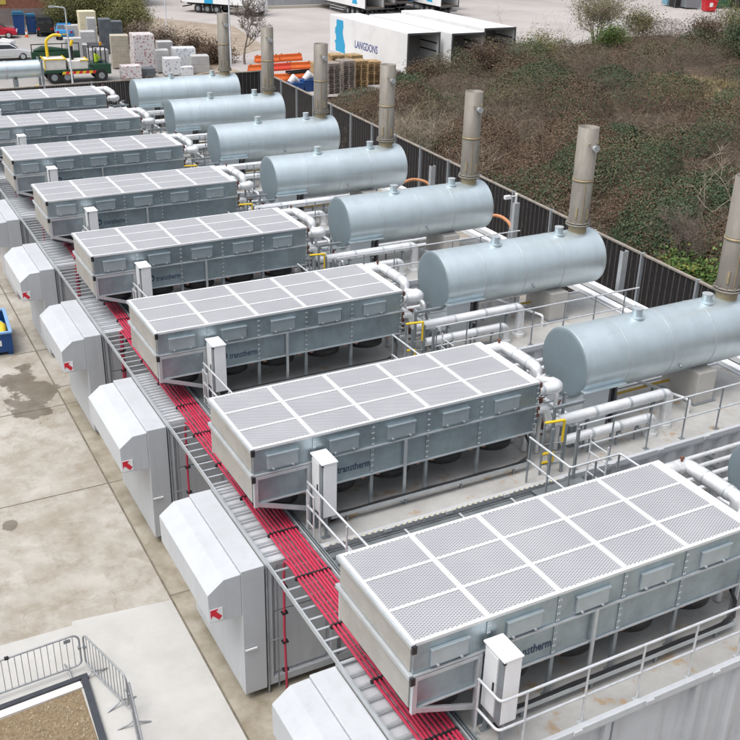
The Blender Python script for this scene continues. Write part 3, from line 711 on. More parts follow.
STK = ['beside the nearest meshed cooler', 'beside the second nearest meshed cooler', 'beside the third nearest meshed cooler', 'beside the fourth nearest meshed cooler', 'beside the fifth nearest meshed cooler', 'beside the sixth nearest meshed cooler', 'beside the second farthest meshed cooler', 'beside the farthest meshed cooler']
UND = [s.replace('beside', 'under') for s in STK]
for n in range(NU):
    place('cont', make_container, n, f'pale container with sloped hood and red arrow sign {UND[n]}', 'container', 'generator containers standing in a row')
    place('cool', make_cooler, n, f'galvanised dry cooler with white-framed mesh top, {ORD[n]} of the row', 'cooler', 'dry coolers on the container roofs')
    place('cab', make_cabinet, n, f'narrow white control cabinet standing at the side of the {ORD[n]} meshed cooler', 'cabinet', 'control cabinets beside the coolers')
    place('er0' if n == 0 else 'er', (lambda: make_edge_rail(True)) if n == 0 else (lambda: make_edge_rail(False)), n,
          'long galvanised two-bar railing turning a corner round the nearest cabinet and roof edge' if n == 0 else f'straight two-bar railing along the roof edge in front of the {ORD[n]} silencer barrel' , 'railing', 'railings along the roof edges')
    if n:
        place('gr', make_gap_rail, n, f'short railing with gate crossing the walkway by the cabinet of the {ORD[n]} cooler', 'railing', 'railings across the walkway ends')
        place('wk', make_walkway, n, f'dark grating walkway with cream edge strip along the foot of the {ORD[n]} cooler', 'walkway', 'grating walkways between the containers')
        place('pf', make_platform, n, f'railed landing with yellow gate at the pipe end of the {ORD[n]} cooler', 'platform', 'railed landings with yellow gates')
    place('tr', make_trunking, n, f'metal trough of black cables running along the {ORD[n]} cooler legs', 'cable trough', 'cable troughs below the coolers')
    place('sil', make_silencer, n, f'silver horizontal silencer drum with tall beige stack, behind the {ORD[n]} cooler', 'silencer', 'exhaust silencers with stacks')
    place('hp', make_header_pipe, n, f'fat foil-lagged pipe looping round the end of the {ORD[n]} cooler', 'pipe', 'lagged pipe loops at the cooler ends')
    place('dp1', lambda: make_deck_pipe(4.02, 7.25, 10.25, .06, .13), n, f'thicker upper lagged pipe lying before the silencer of the {ORD[n]} cooler', 'pipe', 'upper lagged pipes on the decks')
    place('dp2', lambda: make_deck_pipe(3.62, 7.25, 9.65, -.14, .115), n, f'thinner lower lagged pipe lying before the silencer of the {ORD[n]} cooler', 'pipe', 'lower lagged pipes on the decks')
    if n:
        for k, (z, y, q) in enumerate(((2.78, -.95, 'topmost'), (2.62, -1.12, 'second'), (2.46, -1.30, 'third'), (2.30, -1.48, 'lowest'))):
            place('gp%d' % k, lambda z=z, y=y: make_gap_pipe(z, y), n, f'{q} of four white pipes on the ribbed wall below the {ORD[n]} silencer', 'pipe', 'white pipes along the container walls')
    place('gas', make_gas_pipe, n, f'thin yellow gas pipe on the deck under the {ORD[n]} silencer drum', 'pipe', 'yellow gas pipes')
    place('vs', make_valve_set, n, f'cluster of valves and small pipes between cooler and silencer, {ORD[n]} cluster', 'valves', 'valve clusters')

# ---------------------------------------------------------------- cable tray and red cables along the whole row
tray = empty('cable_tray', (0, 0, 0), 0, 'long galvanised ladder tray carrying the red cables past the hoods', 'cable tray')
ye = 47.5
for x in (-.14, .86):
    m = MB(); m.box((x, -5, DK+.07), (x+.03, ye, DK+.17)); m.build('side_rail', galv_l, tray)
m = MB()
for k in range(int((ye+5)/.30)): m.box((-.11, -4.9+k*.30, DK+.075), (.86, -4.9+k*.30+.045, DK+.10))
m.build('rung', galv_l, tray)
m = MB()
for x in (.95, 1.0): m.box((x, -5, DK+.05), (x+.025, ye, DK+.11))
m.build('conduit', steel_d, tray)
CABLES = [(7, .80, 0), (6, .725, 0), (5, .65, 0), (4, .575, 0), (4, .50, .07), (3, .425, 0), (3, .35, .07), (2, .275, 0), (1, .20, 0), (0, .235, 0)]
for j, (n, x, dy) in enumerate(CABLES):
    yy = n*P - .95 - dy            # where it comes up beside its container
    z = DK+.145+(.06 if n == 0 else 0)
    pts = [(x+.02, yy-.02, .05), (x, yy-.04, .5), (x-.01, yy, 1.6), (x, yy, DK-.15), (x, yy-.015, DK+.02), (x, yy-.06, z-.03), (x, yy-.16, z+.01), (x+.01, yy-.35, z+.01)]
    q = yy-.8; k = 0
    while q > -5:
        pts.append((x+.010*math.sin(q*.9+j), q, z+.010*math.sin(q*1.7+2*j))); q -= .8
    m = MB(); m.tube(pts, .0265, 10)
    c = m.build('power_cable', red_c)
    w_ = ', inner of a pair' if (n in (3, 4) and not dy) else ', outer of a pair' if dy else ''
    tag(c, f'red power cable rising behind the hood of the {ORD[n]} container{w_}', 'cable', 'red power cables on the tray')
for n in range(NU):
    y0 = n*P - .95
    for z in (.6, 1.3, 2.0, 2.6):
        m = MB()
        for nn, x, dy in CABLES:
            if nn == n: m.box((x-.06, y0-dy-.045, z), (x+.06, y0-dy+.05, z+.035))
        m.build('drop_clip', black, tray)
    if n:
        m = MB(); m.bar((.10, y0+.10, .1), (.10, y0+.10, DK-.02), .025); m.build('drop_rail', steel_d, tray)
y = -4.4
while y < 41:
    xs = [x for n, x, dy in CABLES if n*P-1.5 > y]
    if xs:
        m = MB()
        for x in xs: m.tube([(x, y-.02, DK+.145), (x, y+.02, DK+.145)], .043, 8)
        m.box((min(xs)-.06, y-.025, DK+.10), (max(xs)+.05, y+.025, DK+.15)); m.build('cleat', black, tray)
    y += 1.45

# ---------------------------------------------------------------- services behind the silencers
def run(name, a, b, w_, h_, m_, label, cat, grp=None, round_=False):
    m = MB()
    if round_: m.tube([a, b], w_, 12)
    else: m.bar(a, b, w_, h_)
    o = m.build(name, m_); tag(o, label, cat, grp); return o
YB = NU*P-2
run('service_duct', (14.75, -4, 3.0), (14.75, YB, 3.0), .26, .16, white_p, 'white service duct running past the stacks, nearer the silencers', 'duct', 'ducts along the fence side')
run('service_duct', (15.35, -4, 3.0), (15.35, YB, 3.0), .26, .16, white_p, 'white service duct running past the stacks, nearer the black fence', 'duct', 'ducts along the fence side')
run('black_pipe', (15.05, -4, 2.95), (15.05, YB, 2.95), .06, .06, black, 'long black pipe laid between the two white service ducts', 'pipe', None, True)
for k in range(9):
    o = empty('pipe_rack', (0, k*P+.2, 0), 0, None, None)
    m = MB(); m.box((14.5, -.04, 2.78), (15.6, .04, 2.86)); m.build('crossbar', steel_d, o)
    for x in (14.55, 15.5):
        m = MB(); m.box((x, -.04, 0), (x+.08, .04, 2.779)); m.build('leg', steel_d, o)
    tag(o, (f'steel trestle carrying the white ducts behind the {ORD[k]} stack' if k < 8 else 'steel trestle carrying the white ducts at the far corner'), 'pipe rack', 'trestles under the service ducts')
for n in range(NU):
    y = n*P+2.0
    if n in (1, 2, 3, 4):
        o = empty('steel_post', (15.9, y, 0), 0, f'galvanised channel post standing between the black fence and the {ORD[n]} stack', 'post', 'galvanised posts by the fence')
        m = MB(); m.box((-.11, -.08, 0), (.11, -.06, 4.3)); m.box((-.11, -.0595, 0), (-.09, .08, 4.3)); m.box((.09, -.0595, 0), (.11, .08, 4.3)); m.build('channel', galv_l, o)
        m = MB(); m.box((-.2, -.2, 0), (.2, .2, .02)); m.build('base_plate', steel_d, o)
for pts, lb in (([(14.2, 26.2, 3.16), (15.1, 26.75, 3.36), (15.8, 26.95, 3.44), (16.3, 26.5, 3.35), (16.7, 26.1, 2.3)], 'orange hose arching over the white ducts behind the fifth nearest stack'),
                ([(15.1, 21.5, 3.18), (15.95, 21.35, 3.38), (16.15, 20.9, 3.44), (16.05, 20.1, 3.35), (15.9, 19.5, 2.5)], 'orange hose arching over the white ducts behind the fourth nearest stack')):
    m = MB(); m.tube(rounded(pts, .3, 5), .065, 10)
    tag(m.build('hose', mat('hose_orange', (.50, .23, .11), .65)), lb, 'hose', 'orange hoses by the fence')

# ---------------------------------------------------------------- black board fences
def fence(name, a, b, h, label, panel=2.9, side=1):
    a, b = Vector((*a, 0)), Vector((*b, 0)); L_ = (b-a).length; d = (b-a)/L_; n = max(1, round(L_/panel)); pl = L_/n
    o = empty(name, a, math.atan2(d.y, d.x), label, 'fence')
    for k in range(n):
        m = MB(); x = k*pl+.08
        while x < (k+1)*pl-.10:
            m.box((x, -.02, .06), (x+.135, .02, h-.06)); x += .15
        m.build('panel', fenceb, o)
        m = MB(); x = k*pl+.205
        while x < (k+1)*pl-.10:
            m.box((x, side*.02, .06), (x+.022, side*.055, h-.07)); x += .30
        m.build('lath', fencel, o)
        m = MB(); m.box((k*pl+.05, -.06, h-.06), ((k+1)*pl-.05, .06, h)); m.build('capping', fencep, o)
    for k in range(n+1):
        m = MB(); m.box((k*pl-.045, -.07, 0), (k*pl+.045, .09, h+.03)); m.build('post', mat('fence_post', (.34, .37, .40), .5, .3, .08, 3), o)
    return o
fence('board_fence', (18.96+(-24-13.47)*.0595, -24), (21.42, 56.4), 3.0, 'tall black board fence with pale posts along the scrub bank')
fence('board_fence', (21.45, 57.6), (-26.0, 55.4), 3.0, 'tall black board fence with pale posts along the far end of the plant')
# camera pole by the right-hand fence
o = empty('camera_pole', (17.3, 21.6, 0), 0, 'slim white pole with small camera arm standing before the black fence', 'pole')
m = MB(); m.tube([(0, 0, 0), (0, 0, 4.0)], .05, 10); m.build('pole', white_p, o)
m = MB(); m.tube([(0, 0, 3.9), (-.42, -.1, 3.95)], .03, 8); m.box((-.62, -.17, 3.87), (-.36, -.03, 4.0)); m.build('camera', white_p, o)

# ---------------------------------------------------------------- barriers, pit, crate in the yard
bar_steel = mat('barrier_steel', (.33, .345, .36), .5, .5, .12, 6)
def barrier(a, b, label):
    a, b = Vector((*a, 0)), Vector((*b, 0)); L_ = (b-a).length; d = (b-a)/L_
    o = empty('crowd_barrier', a, math.atan2(d.y, d.x), label, 'barrier', 'steel barriers round the pit')
    z0, z1, rr = .14, .92, .16
    def fr(n=6):
        p = []
        for cx, cz, t0 in ((L_-rr, z1-rr, 0), (rr, z1-rr, 90), (rr, z0+rr*.6, 180), (L_-rr, z0+rr*.6, 270)):
            for k in range(n+1):
                t = R(t0+90*k/n); p.append((cx+rr*math.cos(t), 0, cz+(rr if t0 < 180 else rr*.6)*math.sin(t)))
        return p+[p[0]]
    m = MB(); m.tube(fr(), .020, 8, caps=False); m.build('frame', bar_steel, o)
    m = MB(); n = int(L_/.125)
    for k in range(1, n): m.tube([(k*L_/n, 0, z0), (k*L_/n, 0, z1)], .0075, 6)
    m.build('bars', bar_steel, o)
    for x in (.28, L_-.28):
        m = MB(); m.tube(rounded([(x, -.32, .01), (x, -.05, .10), (x, 0, .16), (x, .05, .10), (x, .32, .01)], .05, 2), .018, 8); m.build('foot', bar_steel, o)
    for x in (.01, L_-.01):
        m = MB(); m.box((x-.03, -.03, .55), (x+.03, .03, .59)); m.build('hook', steel_d, o)
    return o
b1 = barrier((-3.24, 7.42), (-5.5, 7.27), 'grey steel barrier along the back edge of the gravel pit')
m = MB(); m.box((.17, -.012, .79), (.30, .012, .86)); m.build('name_plate', steel_d, b1)
m = MB(); m.box((1.36, -.03, .90), (1.44, .03, .95)); m.build('clip', black, b1)
barrier((-3.16, 7.40), (-2.72, 5.82), 'grey steel barrier angled along the right side of the gravel pit')
barrier((-2.70, 5.72), (-2.98, 3.5), 'grey steel barrier cut off by the bottom edge of the photo')
mb = MB(); mb.add([(-3.40, 6.87, .012), (-3.50, 3.0, .012), (-9, 3.0, .012), (-9, 6.4, .012)], [(0, 1, 2, 3)]); structure(mb.build('gravel_pit', gravel_m))
stones = MB()
for k in range(900):
    x = -3.45-abs(random.gauss(0, 1))*.9; y = random.uniform(4.2, 6.85-.12*(-3.4-x)); s = random.uniform(.008, .026)
    v = [Vector((random.gauss(0, 1), random.gauss(0, 1), random.gauss(0, .6))).normalized()*s for _ in range(6)]
    ax = [(s, 0, 0), (-s, 0, 0), (0, s*.8, 0), (0, -s*.8, 0), (0, 0, s*.7), (0, 0, -s*.3)]
    rot = Matrix.Rotation(random.random()*6, 3, 'Z') @ Matrix.Rotation(random.random(), 3, 'X')
    vv = [rot @ Vector(a_)+Vector((x, y, .016)) for a_ in ax]
    stones.add(vv, [(0, 2, 4), (2, 1, 4), (1, 3, 4), (3, 0, 4), (2, 0, 5), (1, 2, 5), (3, 1, 5), (0, 3, 5)])
tag(stones.build('pebbles', mat('pebble', (.36, .30, .22), .8, 0, .35, 6)), kind='stuff')
dark_e = mat('pit_edging', (.035, .04, .05), .7, 0, .2, 5)
mb = MB(); mb.bar((-3.20, 7.13, .05), (-9, 6.68, .05), .11, .09); mb.bar((-3.28, 7.07, .05), (-3.52, 2.0, .05), .13, .09, mi=0)
tag(mb.build('pit_edging', dark_e), 'dark timber edging boards framing the gravel pit', 'edging')
mb = MB(); mb.bar((-3.37, 6.97, .03), (-9, 6.53, .03), .19, .04); tag(mb.build('concrete_kerb', mat('kerb_white', (.68, .66, .64), .7, 0, .06, 3)), 'pale concrete kerb inside the dark edging of the pit', 'kerb')

o = empty('plastic_crate', (-2.15, 24.8, 0), R(-4), 'blue plastic crate with yellow load standing by the wet patch', 'crate')
m = MB()
for a, b in (((-.6, -1.1, .12), (.6, -1.04, .78)), ((-.6, 1.04, .12), (.6, 1.1, .78)), ((-.6, -1.039, .12), (-.54, 1.039, .78)), ((.54, -1.039, .12), (.6, 1.039, .78)), ((-.54, -1.039, .12), (.54, 1.039, .16))): m.box(a, b)
m.build('box', blue_p, o, .01)
m = MB()
for a, b in (((-.63, -1.13, .781), (.63, -1.02, .85)), ((-.63, 1.02, .781), (.63, 1.13, .85)), ((-.63, -1.019, .781), (-.52, 1.019, .85)), ((.52, -1.019, .781), (.63, 1.019, .85))): m.box(a, b)
m.build('rim', mat('crate_rim', (.20, .36, .62), .4), o, .01)
m = MB()
for x in (-.5, 0, .5): m.box((x-.08, -1.08, 0), (x+.08, 1.08, .119))
m.build('runner', blue_p, o)
m = MB(); m.box((-.2, -1.106, .36), (.25, -1.101, .56)); m.build('paper_label', white_p, o)
o = empty('yellow_bag', (-2.06, 24.9, .165), 0, 'yellow bundles heaped inside the blue plastic crate', 'bundle')
m = MB(); m.tube([(-.25, -.7, .35), (-.1, -.2, .45), (-.2, .4, .5), (-.15, .8, .4)], [.18, .26, .28, .15], 12); m.tube([(.2, -.6, .25), (.25, .0, .35), (.2, .6, .3)], [.15, .22, .16], 12); m.build('bundle', mat('bag_yellow', (.70, .52, .04), .6, 0, .15, 5, bump=.5, bscale=8), o)
m = MB(); m.tube([(.25, -.9, .15), (.3, .8, .15)], .2, 10); m.build('blue_sheet', mat('sheet_blue', (.05, .25, .55), .5), o)

# ---------------------------------------------------------------- loading yard: trailers
def trailer(loc, Lh, W, H, label, grp, logo=False, open_rear=True, text=None, doors=True):
    """box trailer lying along +Y from its rear end at the origin"""
    o = empty('box_trailer', loc, 0, label, 'trailer', grp)
    t = .07; z0 = 1.15
    m = MB(); m.box((0, 0, z0), (t, Lh, H)); m.build('side_wall', trailer_w, o, .01)
    m = MB(); m.box((W-t, 0, z0), (W, Lh, H)); m.build('side_wall', trailer_w, o, .01)
    m = MB(); m.box((t, .0, H-.08), (W-t, Lh, H-.002)); m.build('roof', trailer_w, o)
    m = MB(); m.box((t, Lh-t, z0), (W-t, Lh-.001, H-.081)); m.build('front_wall', dark_in if False else trailer_w, o)
    m = MB(); m.box((t, .0, z0), (W-t, Lh-t, z0+.12)); m.build('floor', mat('trailer_floor', (.16, .13, .10), .8), o)
    m = MB(); m.box((-.02, -.06, z0-.1), (.10, -.001, H+.02)); m.box((W-.10, -.06, z0-.1), (W+.02, -.001, H+.02)); m.box((.1005, -.06, H-.12), (W-.1005, -.001, H+.02)); m.box((.1005, -.06, z0-.1), (W-.1005, -.001, z0+.05)); m.build('rear_frame', mat('trailer_frame', (.09, .09, .095), .5), o)
    if open_rear:
        m = MB()
        for z in (H-.9, H-1.5): m.box((t, .3, z), (t+.04, Lh-.2, z+.10)); m.box((W-t-.04, .3, z), (W-t, Lh-.2, z+.10))
        m.build('load_rail', dark_in, o)
        m = MB(); m.box((t+.001, 2.8, z0+.12), (W-t-.001, 2.85, H-.081)); m.build('bulkhead', mat('liner_grey', (.30, .29, .28), .7), o)
    m = MB(); m.box((W/2-.5, .3, .85), (W/2-.38, Lh-1, z0-.001)); m.box((W/2+.38, .3, .85), (W/2+.5, Lh-1, z0-.001)); m.box((.2, .0, .55), (W-.2, .08, .68)); m.build('chassis', mat('chassis', (.06, .06, .065), .6), o)
    for k in range(3):
        for x in (.12, W-.42):
            m = MB(); m.tube([(x, 2.2+k*1.3, .5), (x+.3, 2.2+k*1.3, .5)], .5, 18); wo_ = m.build('wheel', rubber, o)
            m = MB(); m.tube([(x-.012, 2.2+k*1.3, .5), (x+.312, 2.2+k*1.3, .5)], .26, 14); m.build('rim', steel_d, wo_)
    for x in (.4, W-.5):
        m = MB(); m.box((x, Lh-3.4, .0), (x+.1, Lh-3.28, z0-.001)); m.build('landing_leg', steel_d, o)
    m = MB(); m.box((-.03, 5.6, .45), (.0, Lh-4, .52)); m.box((-.03, 5.6, .75), (.0, Lh-4, .82)); m.build('side_guard', steel_r, o)
    if logo:
        A = [(0, .08), (0, .60), (-.16, .74), (.06, .90), (.02, 1.25), (-.10, 1.35), (-.06, 1.75), (.10, 1.85), (.12, 2.35), (1.05, 2.35), (1.10, 1.9), (1.00, 1.55), (1.12, 1.1), (1.35, .62), (1.30, .30), (1.42, .02)]
        m = MB(); m.prism([(Lh-1.15-a*1.35, z0+.05+b*1.14) for a, b in A], 'x', -.012, -.004); m.build('logo', blue_l, o)
    if text:
        text_mesh('lettering', text, .86, navy, o, (-.006, Lh-4.75, z0+.85), (math.pi/2, 0, -math.pi/2), .012, sx=.86)
    return o
trailer((34.55, 60.0, .5), 13.55, 2.9, 4.15, 'white open-backed trailer lettered LANGDONS with a blue shape on its side', 'open trailers in the loading yard', True, True, 'LANGDONS')
trailer((37.85, 58.9, .5), 13.55, 3.0, 4.15, 'white open-backed trailer standing between two others, without lettering in view', 'open trailers in the loading yard')
trailer((42.2, 60.9, .5), 13.55, 3.05, 4.15, 'white open-backed trailer at the right end of the row of three', 'open trailers in the loading yard')
t = trailer((53.2, 102.3, .5), 13.5, 2.6, 4.1, 'parked white trailer with blue mark, seen behind the LANGDONS trailer', 'trailers parked across the yard', False, False)
m = MB(); m.prism([(2.0, 1.5), (3.4, 1.5), (3.2, 2.3), (3.5, 4.1), (2.3, 4.1), (2.5, 2.6)], 'x', -.014, -.004); m.build('logo', blue_l, t)
t = trailer((63.6, 102.0, .5), 13.5, 2.6, 4.1, 'parked white trailer with blue mark, farthest right at the top edge', 'trailers parked across the yard', False, False)
m = MB(); m.prism([(2.0, 1.5), (3.4, 1.5), (3.2, 2.3), (3.5, 4.1), (2.3, 4.1), (2.5, 2.6)], 'x', -.014, -.004); m.build('logo', blue_l, t)
t = trailer((57.2, 106.5, .5), 12, 2.5, 3.9, 'plain white trailer parked just right of the first blue-marked one', 'trailers parked across the yard', False, False)
t = trailer((60.3, 107.5, .5), 12, 2.5, 3.9, 'blue-sided trailer parked between the white trailers', 'trailers parked across the yard', False, False)
for ch in t.children:
    if ch.name.startswith('side_wall'): ch.data.materials[0] = mat('trailer_blue', (.02, .16, .42), .5)
t = trailer((67.5, 108, .5), 12, 2.5, 3.9, 'white trailer parked right of all the blue-marked ones', 'trailers parked across the yard', False, False)
# lorry with cab at the top left
o = trailer((31.2, 110.6, .5), 8.4, 2.6, 4.0, 'white lorry with blue stripe and dark cab window parked above the gravel slope', None, False, False)
o.name = 'box_lorry'; o['category'] = 'lorry'; o.rotation_euler = (0, 0, R(-140)); o.location = (37.0, 117.5, .5)
del_ = [c for c in o.children if c.name.startswith('landing_leg')]
for c in del_: bpy.data.objects.remove(c)
m = MB(); m.box((-.016, 4.1, 1.16), (-.004, 5.2, 3.98)); m.box((2.604, 3.2, 1.16), (2.616, 4.4, 3.98)); m.build('stripe', blue_l, o)
m = MB(); m.prism([(8.55, .55), (10.5, .55), (10.5, 1.9), (10.25, 3.1), (8.55, 3.3)], 'x', .08, 2.52); c_ = m.build('cab', trailer_w, o, .04)
m = MB(); m.prism([(9.1, 1.95), (10.3, 1.95), (10.12, 2.85), (9.1, 2.85)], 'x', 2.521, 2.535); m.prism([(9.1, 1.95), (10.3, 1.95), (10.12, 2.85), (9.1, 2.85)], 'x', .065, .079); m.build('side_window', glass_d, c_)
m = MB()
for x in (.15, 2.15):
    m.tube([(x, 9.6, .5), (x+.3, 9.6, .5)], .5, 16)
m.build('front_axle', rubber, o)

# ---------------------------------------------------------------- pallets and orange barriers by the fence corner
def pallet_stack(loc, n, rz, m_, label):
    o = empty('pallet_stack', loc, rz, label, 'pallet stack', 'stacks of wooden pallets')
    for k in range(n):
        m = MB(); z = k*.15; jx, jy = random.uniform(-.03, .03), random.uniform(-.03, .03)
        for x in (-.5, 0, .5): m.box((x-.05+jx, -.6+jy, z), (x+.05+jx, .6+jy, z+.10))
        for q in range(6): y = -.6+q*.22; m.box((-.55+jx, y+jy, z+.1005), (.55+jx, y+.12+jy, z+.122))
        for q in range(3): y = -.6+q*.54; m.box((-.55+jx, y+jy, z+.0), (.55+jx, y+.12+jy, z-.02+.019))
        m.build('pallet', m_, o)
    return o
PS = [((27.75, 60.2), 15, wood_g, 'weathered grey stack of pallets at the left end of the front row'), ((29.35, 60.9), 15, wood_g, 'weathered grey stack of pallets in the middle of the front row'),
      ((30.8, 61.5), 14, wood, 'fresh yellow stack of pallets at the right of the front row'), ((28.2, 63.2), 12, wood, 'yellow stack of pallets at the left behind the grey ones'),
      ((30.0, 63.8), 15, wood, 'yellow stack of pallets standing highest against the LANGDONS trailer'), ((31.7, 64.2), 14, wood, 'yellow stack of pallets beside the blue shape of the LANGDONS trailer'),
      ((32.6, 62.6), 12, wood, 'untidy yellow stack of pallets close to the lettering of the LANGDONS trailer'), ((33.6, 60.9), 9, wood_g, 'lowest grey stack of pallets beside the rear corner of the LANGDONS trailer')]
for (x, y), n, m_, lb in PS: pallet_stack((x+.7, y+.7, .5), n, R(random.uniform(-14, 8)), m_, lb)

def water_barrier(loc, rz, m_, label, L_=2.0):
    o = empty('road_barrier', loc, rz, label, 'road barrier', 'plastic road barriers heaped by the fence corner')
    m = MB(); m.prism([(-.28, 0), (.28, 0), (.26, .16), (.13, .34), (.10, .55), (-.10, .55), (-.13, .34), (-.26, .16)], 'x', -L_/2, L_/2); m.build('body', m_, o, .02)
    m = MB(); m.tube([(-L_/2+.2, 0, .551), (-L_/2+.2, 0, .60)], .06, 10); m.tube([(L_/2-.2, 0, .551), (L_/2-.2, 0, .60)], .06, 10); m.build('filler_cap', black, o)
    return o
wb = [((24.9, 67.6, .55), 5, orange, 'orange road barrier lowest in the heap, left end'), ((26.9, 66.6, .55), -5, orange, 'orange road barrier lowest in the heap, at its front'), ((29.0, 67.2, .55), 4, orange, 'orange road barrier lowest in the heap, right end'),
      ((25.6, 67.9, 1.15), 0, orange, 'orange road barrier lying second from the ground at the left'), ((27.2, 67.9, 1.15), 3, mat('red_plastic', (.62, .06, .03), .5), 'red road barrier in the middle of the orange heap'), ((29.1, 68.0, 1.15), -4, orange, 'orange road barrier lying second from the ground at the right'),
      ((26.4, 68.4, 1.75), -3, orange, 'orange road barrier on top of the heap, left'), ((28.5, 68.5, 1.75), 3, orange, 'orange road barrier on top of the heap, right')]
for loc, rz, m_, lb in wb: water_barrier(loc, R(rz), m_, lb)
o = empty('black_tray', (28.2, 66.0, 1.2), R(6), 'flat black tray resting on the orange road barriers', 'tray')
m = MB(); m.box((-1.1, -.35, 0), (1.1, .35, .08)); m.box((-1.1, -.35, .0801), (1.1, -.30, .18)); m.box((-1.1, .30, .0801), (1.1, .35, .18)); m.build('pan', black, o)
for k, (x, y, s, lb) in enumerate(((25.9, 62.0, 1.0, 'left'), (27.3, 62.3, 1.15, 'right'))):
    o = empty('tool_box', (x, y, .5), R(8), f'blue tub holding grey sacks near the fence corner, on the {lb}', 'tub', 'blue tubs by the fence corner')
    m = MB(); m.prism([(-.55*s, 0), (.55*s, 0), (.68*s, .75*s), (-.68*s, .75*s)], 'y', -.5, .5); m.build('tub', blue_p, o, .02)
    m = MB(); m.tube([(-.4*s, 0, .72*s), (0, .05, 1.0*s), (.4*s, 0, .74*s)], [.2, .3, .18], 10); m.build('sack', mat('grey_sack', (.55, .55, .56), .7), o)

# ---------------------------------------------------------------- left yard: goods, cars, truck, bins
def goods(name, loc, size, rz, m_, label, cat='pallet load', layers=4, pal=True, rows=3):
    o = empty(name, loc, rz, label, cat, 'pallet loads stacked in the left yard')
    sx_, sy_, h = size; z = 0
    if pal:
        m = MB()
        for x in (-.42, 0, .42): m.box((x*sx_-.05, -sy_/2, 0), (x*sx_+.05, sy_/2, .10))
        m.box((-sx_/2, -sy_/2, .1005), (sx_/2, sy_/2, .13)); m.build('pallet', wood_g, o); z = .132
    lh = (h-z)/layers
    for k in range(layers):
        m = MB()
        for q in range(rows):
            j = random.uniform(-.02, .02)
            a = -sy_/2+q*sy_/rows
            m.box((-sx_/2+j, a+.008, z+k*lh+.004), (sx_/2+j, a+sy_/rows-.008, z+(k+1)*lh))
        m.build('layer', m_, o, .015)
    return o
wrap_pink = mat('printed_wrap', (.74, .70, .70), .35, 0, 0, 5.0, color2=(.66, .63, .63))
L = wrap_pink.node_tree.links; g_ = N(wrap_pink, 'ShaderNodeNewGeometry').outputs['Position']
vo = N(wrap_pink, 'ShaderNodeTexVoronoi'); vo.inputs['Scale'].default_value = 4.6; vo.distance = 'MANHATTAN'; L.new(g_, vo.inputs['Vector'])
c = mixc(wrap_pink, ramp(wrap_pink, vo.outputs['Distance'], .60, .46), (.62, .60, .60), (.40, .20, .22)); L.new(c, wrap_pink.node_tree.nodes['Principled BSDF'].inputs['Base Color'])
wrap_blue = mat('printed_wrap_blue', (.76, .77, .78), .35)
L = wrap_blue.node_tree.links; g_ = N(wrap_blue, 'ShaderNodeNewGeometry').outputs['Position']
vo = N(wrap_blue, 'ShaderNodeTexVoronoi'); vo.inputs['Scale'].default_value = 3.8; vo.distance = 'MANHATTAN'; L.new(g_, vo.inputs['Vector'])
c = mixc(wrap_blue, ramp(wrap_blue, vo.outputs['Distance'], .50, .36), (.66, .67, .68), (.32, .36, .46)); L.new(c, wrap_blue.node_tree.nodes['Principled BSDF'].inputs['Base Color'])
block_g = mat('grey_block', (.36, .36, .37), .8, 0, .12, 2); block_l = mat('pale_block', (.42, .42, .42), .75, 0, .1, 2)
block_b = mat('buff_block', (.40, .36, .29), .8, 0, .12, 2); block_d = mat('slate_wrap', (.10, .115, .13), .4, 0, .2, 2); cream = mat('cream_wrap', (.68, .62, .44), .5, 0, .08, 2)
